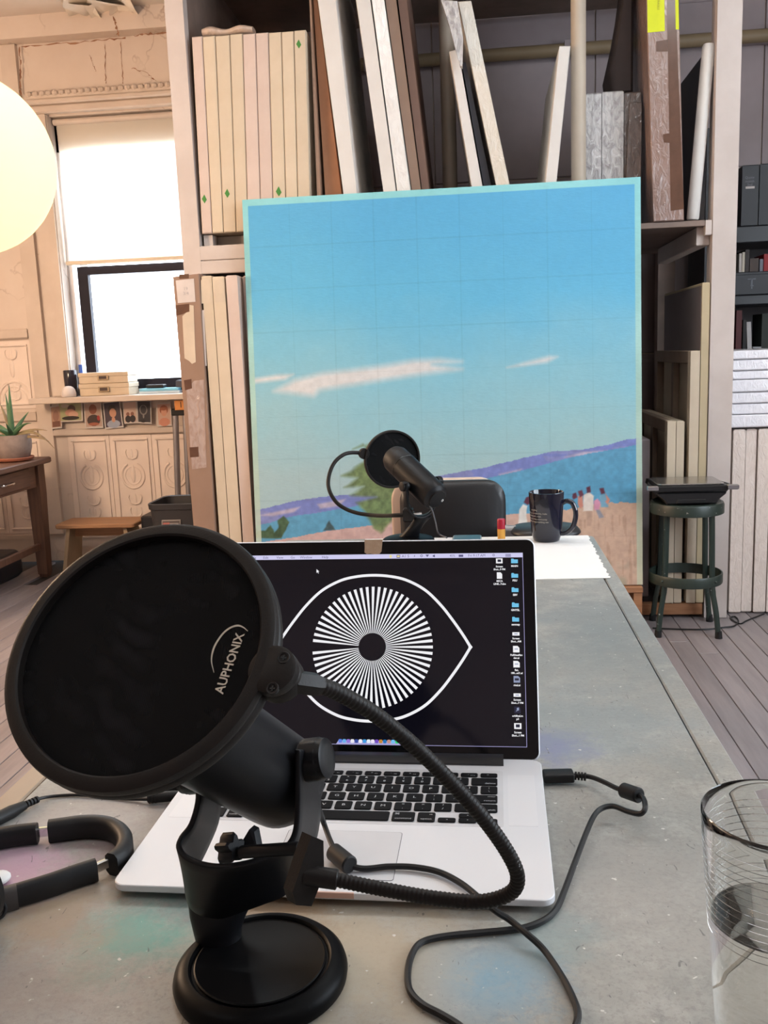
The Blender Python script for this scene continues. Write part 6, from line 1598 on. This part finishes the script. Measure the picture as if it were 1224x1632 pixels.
# ---------------------------------------------------------------- things on the window sill
zsill = 1.0475
def sillp(x, y, Y): p = at(x, y, Y=Y); return p
m_boxc = M('cream_box_card', (.62, .51, .38), .6); m_holder = M('label_holder', (.35, .27, .18), .35, metal=.7); m_hole = M('dark_label', (.06, .035, .03), .6)
for i, (lb_, x0_, x1_, yt, yb) in enumerate((('lower cream box with metal label holder on the window sill', 126.5, 206.5, 609, 628.5), ('upper cream box with metal label holder on the window sill', 125, 204.5, 591, 608.5))):
    a, c = at(x0_, yb, Y=5.37), at(x1_, yb - 1.5, Y=5.37)
    h = at(160, yt, Y=5.37).z - at(160, yb, Y=5.37).z
    z0 = zsill if i == 0 else zsill + h0 + .001
    if i == 0: h0 = h
    t = thing('storage_box', lb_, 'box', ((a.x + c.x) / 2, 5.45, z0), 0, 'cream boxes on the sill')
    MB().box(a.x + .004, c.x - .004, 5.374, 5.53, z0, z0 + h - .004, .003).build('box_body', m_boxc, t)
    MB().box(a.x, c.x, 5.37, 5.534, z0 + h * .62, z0 + h, .003).build('lid', m_boxc, t)
    hx = (a.x + c.x) / 2
    hd = MB().box(hx - .034, hx + .034, 5.364, 5.371, z0 + h * .30, z0 + h * .74, .002).build('label_holder', m_holder, t)
    MB().box(hx - .024, hx + .024, 5.3625, 5.366, z0 + h * .40, z0 + h * .66).build('label_slot', m_hole, hd, smooth=0)
a = at(112, 600, Y=5.41)
MB().lathe([(0, 0), (.032, 0), (.036, .004), (.039, .10), (.040, .155), (.037, .160), (.034, .155), (.030, .02), (0, .015)], 28, Matrix.Translation((a.x, 5.41, zsill))).solo('dark_cup', M('dark_glossy_cup', (.02, .018, .03), .15), 'tall dark glossy cup in the left corner of the window sill', 'cup', smooth=50)
a = at(130, 600, Y=5.555)
MB().cyl((a.x, 5.552, zsill), (a.x, 5.552, at(130, 581, Y=5.552).z), .011, n=14, ch=.002).solo('blue_bottle', M('blue_plastic', (.05, .14, .60), .4), 'small blue bottle behind the cream boxes on the sill', 'bottle')
a = at(109, 622, Y=5.33)
MB().lathe([(0, 0), (.038, 0), (.0425, .006), (.0425, .022), (.038, .044), (.028, .058), (.015, .065), (0, .067)], 32, Matrix.Translation((a.x, 5.332, zsill))).solo('white_dome', M('white_dome_plastic', (.74, .68, .66), .5), 'small white dome-shaped speaker at the left of the sill', 'speaker', smooth=60)
for k, (x0_, x1_, col, lb_) in enumerate(((221, 286, (190, 212, 230), 'pale blue paper pad lying on the sill near the parcel'), (222, 284, (120, 190, 220), 'light blue book lying on the pale pad'))):
    a, c = at(x0_, 622, Y=5.40), at(x1_, 622, Y=5.40)
    MB().box(a.x, c.x, 5.40, 5.54, zsill + .016 * k, zsill + .016 * k + .0155, .002).solo('book', M('sill_book_%d' % k, rgb(*col), .5), lb_, 'book', 'pads on the window sill')
a, c = at(234, 614, Y=5.45), at(262, 613, Y=5.45)
MB().box(a.x, c.x, 5.43, 5.49, zsill + .0325, zsill + .054, .005).solo('black_stapler', m_rubber, 'small black case lying on the blue book', 'case')
a, c = at(276, 614, Y=5.5), at(300, 613, Y=5.5)
MB().box(a.x + .03, c.x + .06, 5.46, 5.54, zsill, zsill + .075, .006).solo('dark_tin', M('dark_tin', (.02, .02, .035), .4), 'dark tin at the right end of the sill behind the parcel', 'tin')
